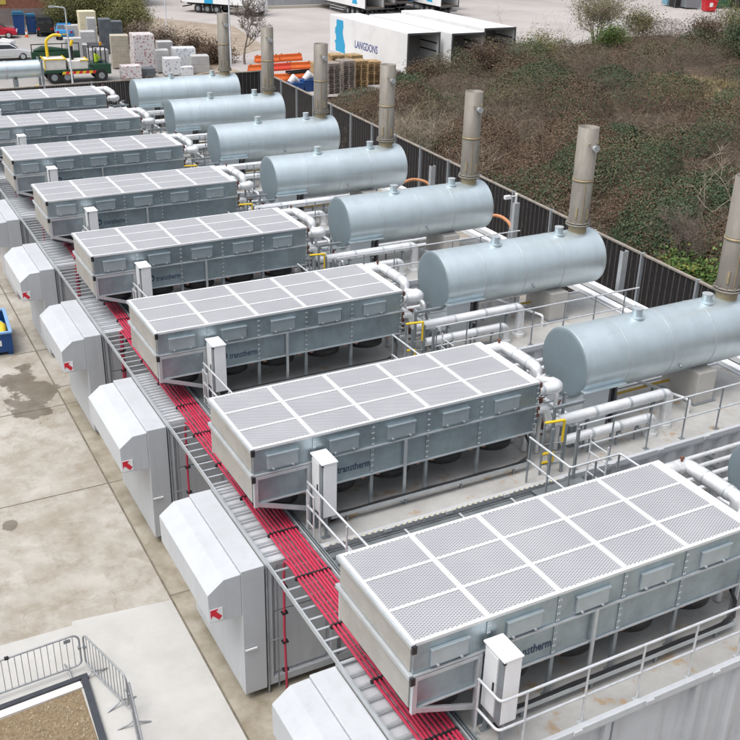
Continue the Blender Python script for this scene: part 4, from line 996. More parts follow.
G = [('wrapped_stack', (19.0, 78.0, 0), (1.75, 2.0, 3.1), wrap_pink, 'tall white load with red printed spots, biggest of the goods', 5),
     ('wrapped_stack', (20.3, 76.9, 0), (1.1, 1.2, 1.9), block_l, 'grey wrapped load against the right side of the spotted stack', 4),
     ('wrapped_stack', (21.6, 80.2, 0), (1.3, 1.3, 2.1), block_l, 'grey wrapped load standing behind the white bales', 4),
     ('wrapped_stack', (16.95, 74.7, 0), (1.6, 1.2, 1.1), wrap_pink, 'low white load with red spots in front of the tall spotted stack', 2),
     ('wrapped_stack', (18.3, 75.2, 0), (1.5, 1.2, .75), block_d, 'low dark load between the spotted stack and the fence', 2),
     ('block_stack', (17.7, 80.4, 0), (1.5, 1.4, 2.75), block_b, 'tall buff load of blocks left of the spotted stack', 6),
     ('block_stack', (16.3, 82.6, 0), (1.6, 1.5, 1.35), block_g, 'low grey load of blocks right of the green truck', 3),
     ('block_stack', (15.9, 85.6, 0), (1.3, 1.3, 1.4), block_g, 'low grey load of blocks behind the green truck bed', 3),
     ('wrapped_stack', (18.75, 89.2, 0), (1.05, 1.3, 3.1), block_d, 'tall dark wrapped load behind the buff blocks', 3),
     ('wrapped_stack', (20.25, 91.4, 0), (1.35, 1.3, 2.6), block_d, 'tall slate-dark load next to the shrubs', 3),
     ('wrapped_stack', (17.75, 90.2, 0), (.8, 1.3, 3.1), block_l, 'tall pale load beside the dark wrapped one', 5),
     ('wrapped_stack', (18.5, 95.0, 0), (1.6, 1.4, 3.2), cream, 'cream wrapped load standing highest at the back', 5),
     ('wrapped_stack', (16.8, 88.0, 0), (1.3, 1.4, 2.2), block_l, 'pale grey load in the middle of the goods', 4),
     ('wrapped_stack', (15.05, 84.6, 0), (.75, .9, 2.1), block_l, 'slim pale upright load right behind the lamp post', 4),
     ('wrapped_stack', (18.0, 99.5, 0), (1.5, 1.4, 1.4), block_l, 'pale load at the back left of the cream one', 3),
     ('wrapped_stack', (16.5, 93.0, 0), (1.6, 1.3, 1.0), block_l, 'low pale load in front of the blue car', 2),
     ('white_bale', (20.6, 75.2, 0), (1.35, 1.3, 1.45), wrap_blue, 'white bale with blue print, leftmost of the bales', 2),
     ('white_bale', (22.2, 76.8, 0), (1.9, 1.4, 2.0), wrap_blue, 'white bale with blue print, tallest of the bales', 2),
     ('white_bale', (23.1, 75.4, 0), (1.5, 1.3, 1.5), block_l, 'pale grey bale at the right end of the bales', 2),
     ('white_bale', (21.6, 74.4, 0), (1.0, .9, .8), wrap_blue, 'smallest white bale in front of the others', 1)]
for nm, loc, sz, m_, lb, ly in G: goods(nm, loc, sz, R(random.uniform(-12, -4)), m_, lb, 'bale' if 'bale' in nm else 'pallet load', ly)

def car(loc, rz, paint, label, kind='hatch'):
    """car with its nose along +X, wheels on the ground"""
    o = empty('parked_car', loc, rz, label, 'car', 'cars parked in the left yard')
    W = 1.75
    if kind == 'hatch': body = [(-2.1, .35), (2.1, .35), (2.15, .55), (2.05, .78), (1.15, .95), (.55, 1.0), (-2.0, 1.0), (-2.12, .7)]; cabin = [(1.1, .95), (.35, 1.42), (-1.3, 1.48), (-1.95, 1.0)]
    else: body = [(-2.0, .5), (2.1, .5), (2.12, 1.05), (.9, 1.15), (-2.0, 1.15)]; cabin = [(.85, 1.15), (.6, 1.92), (-1.98, 1.95), (-2.0, 1.15)]
    m = MB(); m.prism(body, 'y', -W/2, W/2); b = m.build('body', paint, o, .07)
    cx = sum(p[0] for p in cabin)/4; cz = cabin[0][1]
    m = MB(); n = 4
    vs = [(p[0], -W/2*(.95 if p[1] < cz+.1 else .78), p[1]) for p in cabin]+[(p[0], W/2*(.95 if p[1] < cz+.1 else .78), p[1]) for p in cabin]
    m.add(vs, [tuple(range(n)), tuple(reversed(range(n, 2*n)))]+[(i, n+i, n+(i+1) % n, (i+1) % n) for i in range(n)]); m.build('roof', paint, b, .05)
    tp = max(p[1] for p in cabin)
    for s in (-1, 1):
        m = MB()
        q = [(cabin[0][0]-.22, cz+.07), (cabin[1][0]-.06, tp-.14), (cx-.15, tp-.11), (cx-.15, cz+.07)]; q2 = [(cx-.23, cz+.07), (cx-.23, tp-.11), (cabin[2][0]+.05, tp-.12), (cabin[3][0]+.30, cz+.07)]
        for qq in (q, q2):
            f = lambda z: s*W/2*(.95-.17*(z-cz)/(tp-cz)+.012)
            m.add([(x, f(z), z) for x, z in qq], [(0, 1, 2, 3)])
        m.build('side_window', glass_d, o)
    m = MB(); a, c_ = cabin[0], cabin[1]
    f = lambda t, y: (a[0]+(c_[0]-a[0])*t+.015, y, a[1]+(c_[1]-a[1])*t+.015)
    m.add([f(.1, -.72), f(.1, .72), f(.9, .62), f(.9, -.62)], [(0, 1, 2, 3)]); m.build('windscreen', glass_d, o)
    m = MB(); a, c_ = cabin[3], cabin[2]
    f = lambda t, y: (a[0]+(c_[0]-a[0])*t-.015, y, a[1]+(c_[1]-a[1])*t+.015)
    m.add([f(.15, -.72), f(.15, .72), f(.85, .62), f(.85, -.62)], [(0, 1, 2, 3)]); m.build('rear_window', glass_d, o)
    for x in (-1.3, 1.3):
        for y in (-W/2+.02, W/2-.22):
            rr = .33 if kind == 'hatch' else .42
            m = MB(); m.tube([(x, y-.02, rr), (x, y+.22, rr)], rr, 18); wh = m.build('wheel', rubber, o)
            m = MB(); m.tube([(x, y-.035, rr), (x, y+.235, rr)], rr*.62, 14); m.build('rim', galv_l, wh)
    for y in (-.65, .65):
        m = MB(); m.box((2.0, y-.18, .62), (2.16, y+.18, .76)); m.build('headlight', mat('lamp_glass', (.7, .7, .7), .1), o)
        m = MB(); m.box((-2.14, y-.12, .7), (-2.02, y+.12, .9)); m.build('tail_light', mat('tail_red', (.4, .01, .01), .3), o)
    if kind != 'hatch':
        m = MB(); m.tube([(-2.02, -.1, 1.1), (-2.24, -.1, 1.1)], .40, 18); m.build('spare_wheel', rubber, o)
        m = MB(); m.box((-2.03, -.75, .72), (-2.01, -.45, .84)); m.build('number_plate', yellow, o)
    else:
        m = MB(); m.box((-2.15, -.25, .55), (-2.13, .25, .66)); m.build('number_plate', yellow, o)
    return o
car((9.5, 88.2, 0), R(-3), mat('silver_paint', (.66, .67, .68), .25, .3), 'silver-white car nearest the lying steel pipe')
car((9.2, 95.0, 0), R(-25), mat('pearl_paint', (.74, .75, .76), .25, .1), 'white car half hidden behind the silver-white one')
car((11.0, 103.0, 0), R(-12), mat('car_red', (.45, .01, .03), .25), 'red car cut by the left edge')
car((16.15, 103.9, 0), R(80), mat('car_black', (.02, .025, .025), .3), 'black off-road car showing its spare wheel and yellow plate', 'jeep')
car((17.5, 100.9, 0), R(78), mat('car_blue', (.03, .22, .50), .25), 'bright blue car seen from behind, beside the black one')
car((19.9, 105.0, 0), R(75), mat('car_silver', (.55, .56, .58), .25, .3), 'pale grey car half hidden between the blue car and the goods')

# green lorry with yellow crane and its driver
o = empty('flatbed_truck', (12.4, 75.4, 0), R(-3), 'green flatbed truck with yellow crane and hazard-striped edge behind the fence', 'truck')
green = mat('truck_green', (.01, .055, .03), .4)
m = MB(); m.box((-2.3, -1.15, .85), (1.5, 1.15, 1.05)); m.build('bed', green, o)
hz = MB(); hz2 = MB()
for k in range(10): (hz if k % 2 else hz2).prism([(-1.0+k*.26, .72), (-.74+k*.26, .72), (-.64+k*.26, .93), (-.90+k*.26, .93)], 'y', -1.19, -1.152)
hz.build('hazard_edge', red_s, o); hz2.build('hazard_edge', yellow, o)
m = MB(); m.prism([(1.5, .6), (2.9, .6), (2.9, 1.35), (2.6, 1.4), (1.5, 1.4)], 'y', -1.1, 1.1); m.build('cab', green, o, .05)
m = MB()
for x, y in ((1.55, -.95), (1.55, .95), (2.5, -.95), (2.5, .95)): m.box((x, y-.05, 1.401), (x+.08, y+.05, 2.7))
m.box((1.5, -1.05, 2.701), (2.62, 1.05, 2.78)); m.build('cab_guard', mat('guard_black', (.03, .03, .035), .5), o)
m = MB(); m.tube([(2.3, -.6, 2.781), (2.3, -.6, 3.0)], .10, 12); m.build('beacon', mat('beacon_amber', (.8, .35, .02), .3), o)
for x in (-1.6, -.6, 2.1):
    for y in (-1.12, .82):
        m = MB(); m.tube([(x, y, .5), (x, y+.3, .5)], .5, 16); wh = m.build('wheel', rubber, o); m = MB(); m.tube([(x, y-.012, .5), (x, y+.312, .5)], .25, 12); m.build('rim', steel_d, wh)
m = MB(); m.box((-2.2, -1.0, 1.051), (-.6, .9, 1.85)); m.box((-.4, -1.0, 1.051), (1.1, .6, 1.7)); m.build('load_box', mat('load_white', (.66, .64, .60), .6, 0, .1, 2), o, .03)
m = MB(); m.box((-2.26, -1.06, 1.83), (-.54, -.98, 1.91)); m.box((-2.26, -.979, 1.83), (-2.18, .96, 1.91)); m.box((-.62, -.979, 1.83), (-.54, .96, 1.91)); m.box((-2.26, -1.06, 1.06), (-2.18, -1.0, 1.829)); m.box((.5, -1.06, 1.69), (1.16, -.98, 1.76)); m.box((1.08, -.979, 1.69), (1.16, .66, 1.76)); m.build('load_frame', yellow, o)
m = MB(); m.tube(rounded([(-1.75, .4, 1.9), (-1.75, .4, 3.2), (-1.1, .3, 3.6), (-.55, .2, 3.5)], .3, 4), .12, 10); m.tube(rounded([(.15, .4, 1.06), (.15, .4, 2.8), (.3, .4, 3.1)], .2, 3), .13, 10); m.build('crane', yellow, o)
m = MB(); m.box((-.15, -.55, 1.751), (.12, -.25, 2.75)); m.build('hydraulic_ram', black, o)
m = MB(); m.box((-2.9, .9, .9), (.9, 1.3, 2.2)); m.build('side_skip', green, o, .04)
m = MB()
for x in (-2.88, -1.7, -.5, .82): m.box((x, .95, 2.2005), (x+.07, 1.02, 2.75))
m.box((-2.88, .95, 2.751), (.89, 1.02, 2.82)); m.build('stake_rail', mat('guard_black', (.03, .03, .035), .5), o)
m = MB(); m.tube([(-2.7, 1.15, 2.25), (-2.0, 1.15, 2.42), (-.9, 1.2, 2.3), (.1, 1.15, 2.22)], [.12, .24, .2, .1], 8); m.build('tarpaulin', green, o)

def person():
    o = empty('person', (14.3, 75.1, 1.22), R(-90), 'person in a bright hi-vis jacket sitting in the green truck cab', 'person')
    jv = [(0, 0, .78), (0, 0, 1.05), (0, 0, 1.30), (0, 0, 1.46), (0, .01, 1.55), (0, .03, 1.68), (.20, 0, 1.38), (.27, .12, 1.14), (.17, .34, 1.08), (-.20, 0, 1.38), (-.27, .12, 1.14), (-.17, .34, 1.08), (.10, .05, .76), (.12, .45, .78), (.12, .50, .38), (.12, .62, .34), (-.10, .05, .76), (-.12, .45, .78), (-.12, .50, .38), (-.12, .62, .34)]
    ed = [(0, 1), (1, 2), (2, 3), (3, 4), (4, 5), (2, 6), (6, 7), (7, 8), (2, 9), (9, 10), (10, 11), (0, 12), (12, 13), (13, 14), (14, 15), (0, 16), (16, 17), (17, 18), (18, 19)]
    rr = [.15, .15, .17, .08, .06, .105, .085, .06, .045, .085, .06, .045, .10, .085, .055, .045, .10, .085, .055, .045]
    me = bpy.data.meshes.new('body'); me.from_pydata([(x, y, z-.55) for x, y, z in jv], ed, []); b = bpy.data.objects.new('body', me); col.objects.link(b); b.parent = o
    s = b.modifiers.new('skin', 'SKIN'); b.modifiers.new('sub', 'SUBSURF').levels = 1
    for v, r_ in zip(me.skin_vertices[0].data if me.skin_vertices else [], rr): v.radius = (r_, r_)
    me.materials.append(mat('work_trousers', (.03, .04, .06), .8))
    m = MB(); m.tube([(0, 0, .24), (0, 0, .5), (0, 0, .78), (0, 0, .90)], [.19, .20, .21, .10], 14); m.tube([(.2, 0, .83), (.28, .12, .59), (.18, .32, .53)], [.10, .08, .065], 10); m.tube([(-.2, 0, .83), (-.28, .12, .59), (-.18, .32, .53)], [.10, .08, .065], 10)
    m.build('jacket', mat('hi_vis', (.55, .78, .04), .6), o)
    m = MB(); m.tube([(0, .03, 1.12), (0, .03, 1.22), (0, .03, 1.28)], [.125, .115, .05], 14); m.build('helmet', white_p, o)
    return o
person()

# pipe lying on stands behind the far fence
o = empty('steel_pipe', (2.2, 66, 0), 0, 'wide grey steel pipe lying behind the far fence', 'pipe')
m = MB(); m.tube([(-8, 0, 2.6), (5.9, 0, 2.6)], .60, 32); m.build('barrel', silver, o)
m = MB()
for x in (-5, -.5, 3.6): m.tube([(x-.06, 0, 2.6), (x+.06, 0, 2.6)], .625, 32)
m.build('band', galv_l, o)
for y in (-.70, .55): m = MB(); m.box((5.9, y, 0), (6.05, y+.15, 3.3)); m.build('end_post', steel_d, o)
for x in (-5, -.5, 4.2): m = MB(); m.box((x-.1, -.5, 0), (x+.1, .5, 2.02)); m.build('stand', steel_d, o)
m = MB(); m.box((5.35, -.9, 0), (5.6, -.7, 1.6)); m.build('marker_board', yellow, o)

def bin_(loc, rz, h, w_, lid, label):
    o = empty('wheelie_bin', loc, rz, label, 'bin', 'blue bins by the palisade fence')
    m = MB(); m.prism([(-w_*.42, .12), (w_*.42, .12), (w_*.5, h*.86), (-w_*.5, h*.86)], 'y', -.45, .45); m.build('body', blue_p, o, .02)
    m = MB(); m.prism([(-w_*.53, h*.861), (w_*.53, h*.861), (w_*.45, h), (-w_*.45, h)], 'y', -.5, .5); m.build('lid', lid, o, .02)
    for x in (-w_*.35, w_*.35):
        m = MB(); m.tube([(x-.05, .38, .12), (x+.05, .38, .12)], .12, 12); m.build('wheel', rubber, o)
lid_b = mat('lid_blue', (.02, .13, .25), .4)
bin_((13.7, 104.6, 0), R(-8), 2.3, 1.15, lid_b, 'large dark blue bin, left of the two by the palisade fence')
bin_((15.0, 105.0, 0), R(-8), 2.0, 1.0, lid_b, 'smaller dark blue bin, right of the two, beside the black car')
o = empty('traffic_cone', (13.95, 102.4, 0), 0, 'orange and white traffic cone in front of the blue bins', 'cone')
m = MB(); m.box((-.22, -.22, 0), (.22, .22, .05)); m.build('base', orange, o)
m = MB(); m.tube([(0, 0, .051), (0, 0, .28)], [.15, .11], 14); m.tube([(0, 0, .52), (0, 0, .75)], [.07, .03], 14); m.build('cone', orange, o)
m = MB(); m.tube([(0, 0, .28), (0, 0, .52)], [.111, .071], 14, caps=False); m.build('sleeve', white_p, o)
o = empty('sack', (12.9, 104.3, 0), 0, 'small yellowish box left of the blue bins', 'box'); m = MB(); m.box((-.35, -.25, 0), (.35, .25, .55)); m.box((-.37, -.27, .551), (.37, .27, .62)); m.build('body', block_b, o, .02); o.name = 'storage_box'

def palisade(a, b, h, label):
    a, b = Vector((*a, 0)), Vector((*b, 0)); L_ = (b-a).length; d = (b-a)/L_
    o = empty('palisade_fence', a, math.atan2(d.y, d.x), label, 'fence')
    m = MB(); x = 0
    while x < L_: m.box((x, -.02, .05), (x+.11, .02, h)); x += .18
    m.build('pales', mat('palisade_grey', (.22, .245, .25), .6, .2, .15, 2), o)
    m = MB(); m.box((0, .021, .5), (L_, .07, .56)); m.box((0, .021, h-.6), (L_, .07, h-.54)); m.build('rail', steel_d, o)
palisade((4, 108.6), (24.5, 106.0), 2.3, 'tall grey palisade fence behind the cars and blue bins')
o = empty('brick_building', (3.5, 113.5, 0), R(-5), 'red brick building behind the palisade fence at the top left', 'building')
brick = mat('brick', (.24, .10, .065), .85, 0, .2, 2.5)
m = MB(); m.box((0, 0, 0), (17.5, 12, 8)); m.build('wall', brick, o)
m = MB(); m.box((-.3, -.3, 8.001), (17.8, 12.3, 8.5)); m.build('roof', steel_d, o)
m = MB(); m.box((13.2, -.25, 3.4), (14.6, -.001, 4.7)); m.build('vent_unit', block_l, o)
m = MB(); m.box((2.0, -.05, 0), (6.0, -.001, 5.5)); m.build('shutter', white_p, o)
m = MB(); m.tube([(9.0, -.1, 0), (9.0, -.1, 8)], .07, 8); m.build('downpipe', white_p, o)
m = MB(); m.box((9.4, -.06, 2.2), (10.5, -.001, 3.1)); m.build('notice_board', mat('notice_yellow', (.55, .42, .08), .6), o)

def lamp_post(loc, h, arm, label, rz=0):
    o = empty('lamp_post', loc, rz, label, 'lamp post', 'lamp posts in the yards')
    m = MB(); m.tube([(0, 0, 0), (0, 0, 1.2), (0, 0, 1.25), (0, 0, h)], [.10, .10, .07, .05], 10); m.build('column', steel_r, o)
    m = MB(); m.tube(rounded([(0, 0, h-.02), (0, 0, h+.25), (arm, 0, h+.35)], .2, 4), .045, 8); m.build('arm', steel_r, o)
    m = MB(); m.box((arm-.35 if arm < 0 else arm, -.10, h+.28), (arm if arm < 0 else arm+.35, .10, h+.40)); m.build('lantern', galv_l, o)
    return o
lamp_post((10.4, 66.4, 0), 6.3, -.75, 'grey lamp post with short arm rising in front of the parked cars')
lamp_post((25.4, 91.5, .0), 9.5, .5, 'thin pale lamp post on the rough slope behind the spotted goods')
lamp_post((25.8, 75.0, .5), 10.5, .5, 'thin pale lamp post beside the bare tree and a stack')

# buildings along the top edge
def shed(loc, rz, sx_, sy_, h, m_, label, door=None):
    o = empty('yard_building', loc, rz, label, 'building')
    m = MB(); m.box((0, 0, 0), (sx_, sy_, h)); m.build('wall', m_, o)
    m = MB(); m.box((-.2, -.2, h+.001), (sx_+.2, sy_+.2, h+.25)); m.build('roof', steel_d, o)
    m = MB(); x = .3
    while x < sx_-.3: m.box((x, -.06, .2), (x+.12, -.001, h-.1)); x += 1.8
    m.build('wall_post', block_g, o)
    if door:
        m = MB(); m.box((door, -.1, 0), (door+2.2, -.001, 3.0)); d = m.build('door', mat('door_green', (.03, .05, .04), .5), o)
        m = MB(); m.box((door+.5, -.115, 2.1), (door+1.2, -.101, 2.6)); m.build('notice', white_p, d)
    return o
shed((38.5, 119, .5), R(-6), 20, 10, 7, mat('grey_cladding', (.34, .35, .37), .7, 0, .12, .6), 'long grey wall of a warehouse behind the bare tree')
m = MB(); m.box((40.0, 115.6, .5), (57.5, 116.0, .85)); tag(m.build('kerb_wall', mat('kerb_buff', (.44, .41, .35), .8)), 'low buff kerb in front of the grey warehouse wall', 'kerb')
shed((24.0, 124.0, 0), R(-8), 9, 8, 6, mat('shed_grey', (.20, .21, .20), .7, 0, .2, .8), 'dark shed with green door at the top behind the shrubs', 4.0)
shed((70, 122, .5), R(-12), 34, 10, 5, mat('store_dark', (.22, .21, .20), .8, 0, .25, .4), 'low dark store behind the open yard at the top')
# red skip and things around it
o = empty('waste_skip', (103.2, 96.6, .5), R(-20), 'small red waste skip on the open yard at the top right', 'skip'); o.scale = (.42, .5, .85)
red_k = mat('skip_red', (.55, .01, .02), .4)
m = MB(); m.prism([(-1.6, .15), (1.6, .15), (2.1, 1.9), (-2.1, 1.9)], 'y', -1.4, 1.4); m.build('body', red_k, o, .03)
m = MB(); m.box((-2.15, -1.45, 1.9005), (2.15, -1.3, 2.05)); m.box((-2.15, 1.3, 1.9005), (2.15, 1.45, 2.05)); m.box((-2.15, -1.299, 1.9005), (-2.0, 1.299, 2.05)); m.box((2.0, -1.299, 1.9005), (2.15, 1.299, 2.05)); m.build('rim', red_k, o)
m = MB(); m.box((-.6, -1.43, .8), (.5, -1.401, 1.4)); m.build('panel', white_p, o)
for k in range(2): m = MB(); m.box((-1.3+k*2.2, -1.2, 0), (-1.0+k*2.2, 1.2, .149)); m.build('foot', steel_d, o)
def cage(loc, rz, m_, label, s=1.0):
    o = empty('roll_cage', loc, rz, label, 'cage', 'cages and bins at the top right')
    m = MB(); m.box((-.8*s, -.6*s, .2), (.8*s, .6*s, 1.5*s)); m.build('load', m_, o, .03)
    m = MB()
    for x in (-.85*s, .82*s):
        for y in (-.65*s, .62*s): m.box((x, y, 0), (x+.04, y+.04, 1.8*s))
    m.build('frame', steel_d, o)
cage((103.6, 104.2, .5), R(-15), mat('cage_blue', (.16, .34, .45), .5), 'pale blue caged bin left of the dark ones by the red skip', 1.3)
cage((103.2, 102.2, .5), R(-15), black, 'black caged bin next to the pale blue one', 1.4)
cage((103.6, 100.4, .5), R(-15), steel_d, 'grey caged bin just left of the red skip', 1.4)
cage((108.6, 99.9, .5), R(-15), mat('cage_green', (.03, .11, .06), .5), 'dark green caged bin at the top right edge', 1.5)
cage((110.5, 98.0, .5), R(-15), black, 'black caged bin cut by the top right corner', 1.5)

# ---------------------------------------------------------------- vegetation
def lattice(seed, n=64):
    g = np.random.default_rng(seed).random((n, n))
    def f(x, y):
        x = np.asarray(x) % n; y = np.asarray(y) % n
        i = np.floor(x).astype(int); j = np.floor(y).astype(int); u = sst(x-i); v = sst(y-j)
        a = g[i % n, j % n]; b = g[(i+1) % n, j % n]; c = g[i % n, (j+1) % n]; d = g[(i+1) % n, (j+1) % n]
        return (a*(1-u)+b*u)*(1-v)+(c*(1-u)+d*u)*v
    return f
na, nb_, nc_ = lattice(1), lattice(2), lattice(3)
def fbm(f, x, y, s): return (f(x*s, y*s)*.55+f(x*s*2.1+9, y*s*2.1)*.28+f(x*s*4.3, y*s*4.3+5)*.17)

def leaf_mat(name, cols, rough=.7):
    m = bpy.data.materials.new(name); m.use_nodes = True; n = m.node_tree; b = n.nodes['Principled BSDF']; b.inputs['Roughness'].default_value = rough
    b.inputs['Specular IOR Level'].default_value = .25
    g = n.nodes.new('ShaderNodeNewGeometry'); cr = n.nodes.new('ShaderNodeValToRGB'); e = cr.color_ramp.elements
    for k in range(len(cols)-2): e.new(.5)
    for k, c_ in enumerate(cols): e[k].position = k/(len(cols)-1); e[k].color = (*c_, 1)
    n.links.new(g.outputs['Random Per Island'], cr.inputs[0]); n.links.new(cr.outputs[0], b.inputs['Base Color'])
    return m
lm_brown = leaf_mat('bramble_brown', [(.060, .036, .023), (.105, .066, .042), (.145, .096, .062), (.085, .056, .036), (.19, .14, .095)])
lm_green = leaf_mat('bramble_green', [(.018, .036, .016), (.04, .068, .032), (.075, .11, .055), (.03, .05, .025)])
lm_olive = leaf_mat('olive_leaf', [(.09, .10, .03), (.15, .155, .05), (.20, .19, .085), (.07, .08, .03)])
lm_dry = leaf_mat('dry_grass', [(.36, .28, .14), (.50, .42, .24), (.28, .22, .11), (.22, .20, .09)])
lm_twig = leaf_mat('twig_grey', [(.14, .10, .075), (.22, .17, .13), (.09, .062, .046), (.30, .25, .20)])
lm_ivy = leaf_mat('ivy_green', [(.03, .07, .015), (.07, .13, .03), (.11, .19, .05), (.20, .17, .04)])
bark = mat('bark', (.17, .14, .115), .9, 0, .3, 8)
bark_p = mat('pale_bark', (.34, .29, .22), .9, 0, .25, 8)

def quads_object(name, P_, size, m, up_bias=0.4, aspect=.62, parent=None, loc=None, nrm0=None):
    """many small pointed leaves; P_ is (n,3), size (n,)"""
    n = len(P_); nrm = rng.normal(size=(n, 3)); nrm[:, 2] = np.abs(nrm[:, 2])+up_bias
    if nrm0 is not None: nrm = rng.normal(size=(n, 3))*.33+nrm0
    nrm /= np.linalg.norm(nrm, axis=1)[:, None]
    a = np.cross(nrm, rng.normal(size=(n, 3))); a /= np.linalg.norm(a, axis=1)[:, None]; b = np.cross(nrm, a)
    s = size[:, None]
    V = np.stack([P_-a*s*.55, P_+b*s*aspect*.5+nrm*s*.06, P_+a*s*.55, P_-b*s*aspect*.5+nrm*s*.06], 1).reshape(-1, 3)
    me = bpy.data.meshes.new(name); me.vertices.add(4*n); me.vertices.foreach_set('co', V.ravel().astype(np.float32))
    me.loops.add(4*n); me.loops.foreach_set('vertex_index', np.arange(4*n, dtype=np.int32)); me.polygons.add(n)
    me.polygons.foreach_set('loop_start', np.arange(0, 4*n, 4, dtype=np.int32)); me.polygons.foreach_set('loop_total', np.full(n, 4, dtype=np.int32))
    me.update(calc_edges=True); me.materials.append(m)
    o = bpy.data.objects.new(name, me); col.objects.link(o)
    if parent: o.parent = parent
    return o
def strands_object(name, P0, D, Ln, wd, m, droop=.35, parent=None, seg=3):
    """thin three-sided arching stems"""
    n = len(P0); D = D/np.linalg.norm(D, axis=1)[:, None]
    side = np.cross(D, rng.normal(size=(n, 3))); side /= np.linalg.norm(side, axis=1)[:, None]; s2 = np.cross(D, side)
    rows = []
    for k in range(seg+1):
        t = k/seg; c_ = P0 + D*(Ln*t)[:, None]; c_[:, 2] -= droop*Ln*t*t
        c_ = c_ + side*(Ln*.12*math.sin(2.6*t))[:, None]
        w_ = (wd*(1-.75*t))[:, None]
        for q in range(3):
            an = q*2*math.pi/3; rows.append(c_+side*w_*math.cos(an)+s2*w_*math.sin(an))
    V = np.stack(rows, 1).reshape(-1, 3); K_ = 3*(seg+1)
    f = []
    for k in range(seg):
        for q in range(3): f.append([k*3+q, k*3+(q+1) % 3, (k+1)*3+(q+1) % 3, (k+1)*3+q])
    F = (np.array(f)[None]+np.arange(n)[:, None, None]*K_).reshape(-1, 4); nf = len(F)
    me = bpy.data.meshes.new(name); me.vertices.add(len(V)); me.vertices.foreach_set('co', V.ravel().astype(np.float32))
    me.loops.add(4*nf); me.loops.foreach_set('vertex_index', F.ravel().astype(np.int32)); me.polygons.add(nf)
    me.polygons.foreach_set('loop_start', np.arange(0, 4*nf, 4, dtype=np.int32)); me.polygons.foreach_set('loop_total', np.full(nf, 4, dtype=np.int32))
    me.update(calc_edges=True); me.materials.append(m)
    o = bpy.data.objects.new(name, me); col.objects.link(o)
    if parent: o.parent = parent
    return o

def bank_points(n, zmask=None):
    """points on the bank, denser near the plant"""
    X_, Y_ = [], []
    tot = 0
    while tot < n:
        x = 19.4+rng.random(n*3)**1.45*74; y = -6+rng.random(n*3)*76
        x = x + np.maximum(0, (y-13.47)*.0585)
        d2_ = (x+5.8)**2+(y+9.1)**2
        keep = (rng.random(n*3) < np.clip(35/np.sqrt(d2_), 0, 1)) & (y < y_edge(x)+1.0) & (x > 18.96+(y-13.47)*.0595+.35)
        # inside the camera's broad field only
        keep &= (y > -9.1+(x+5.8)*.62)
        if zmask is not None: keep &= zmask(x, y)
        X_.append(x[keep]); Y_.append(y[keep]); tot += keep.sum()
    return np.concatenate(X_)[:n], np.concatenate(Y_)[:n]
GS = .2; GXN, GYN = 480, 420; G0X, G0Y = 18.0, -8.0        # height field of the bramble mounds, sampled on a grid
MH = np.zeros((GXN, GYN)); MR = np.full((GXN, GYN), .5)
for k in range(330):
    mx = 20.0+rng.random()**1.3*66; my = -5+rng.random()*74; mx += max(0, (my-13.5)*.058); mr = rng.uniform(.9, 2.7); mh = mr*rng.uniform(.55, 1.0); tint = rng.random()
    i0, i1 = max(0, int((mx-mr-G0X)/GS)), min(GXN, int((mx+mr-G0X)/GS)+2); j0, j1 = max(0, int((my-mr-G0Y)/GS)), min(GYN, int((my+mr-G0Y)/GS)+2)
    if i1 <= i0 or j1 <= j0: continue
    ii, jj = np.meshgrid(np.arange(i0, i1), np.arange(j0, j1), indexing='ij')
    hh = mh*np.sqrt(np.clip(1-((G0X+ii*GS-mx)**2+(G0Y+jj*GS-my)**2)/mr**2, 0, 1))
    up_ = hh > MH[i0:i1, j0:j1]; MH[i0:i1, j0:j1] = np.where(up_, hh, MH[i0:i1, j0:j1]); MR[i0:i1, j0:j1] = np.where(up_, tint, MR[i0:i1, j0:j1])
def grid_at(A, x, y, near=False):
    u = np.clip((np.asarray(x)-G0X)/GS, 0, GXN-2); v = np.clip((np.asarray(y)-G0Y)/GS, 0, GYN-2)
    if near: return A[np.round(u).astype(int), np.round(v).astype(int)]
    i = u.astype(int); j = v.astype(int); u = u-i; v = v-j
    return (A[i, j]*(1-u)+A[i+1, j]*u)*(1-v)+(A[i, j+1]*(1-u)+A[i+1, j+1]*u)*v
def canopy(x, y):
    e = np.clip((x-(18.96+(y-13.47)*.0595))/3.0, .12, 1)
    ridge = np.exp(-((y-(y_edge(x)-2.2))/1.8)**2)*np.clip((50-x)/6, 0, 1)*np.clip((x-33)/4, 0, 1)
    e = e*(1-.35*np.clip((y-46)/7, 0, 1)*np.clip((35-x)/5, 0, 1))
    mound = grid_at(MH, x, y)
    return e*(.12+mound+.5*np.clip(fbm(nb_, x, y, 1.1)-.32, 0, 1)) + 1.5*ridge*(.55+.9*fbm(nb_, x, y, .5))
def dry_zone(x, y): return np.exp(-(((x-48.5)/5)**2+((y-40.5)/5)**2))
def scatter(name, n, m, s0, s1, zm, lo=0.0):
    x, y = bank_points(n, lambda a, b: zm(a, b) & (rng.random(len(a)) < np.clip(.15+canopy(a, b)/.9, 0, 1))); h = canopy(x, y)
    z = bank_h(x, y)+h*(lo+(1-lo)*rng.random(n)**.30)+.02
    H = lambda a, b: bank_h(a, b)+canopy(a, b)
    gx_, gy_ = (H(x+.12, y)-H(x-.12, y))/.24, (H(x, y+.12)-H(x, y-.12))/.24
    nn = np.stack([-gx_, -gy_, np.ones(n)], 1); nn /= np.linalg.norm(nn, axis=1)[:, None]
    return quads_object(name, np.stack([x, y, z], 1), s0+(s1-s0)*rng.random(n), m, nrm0=nn)
def gsel(x, y): return fbm(nc_, x, y, .33)+.55*(grid_at(MR, x, y, True)-.5)-.009*np.clip(x-24, 0, 40)+.50*(rng.random(len(x))-.5)
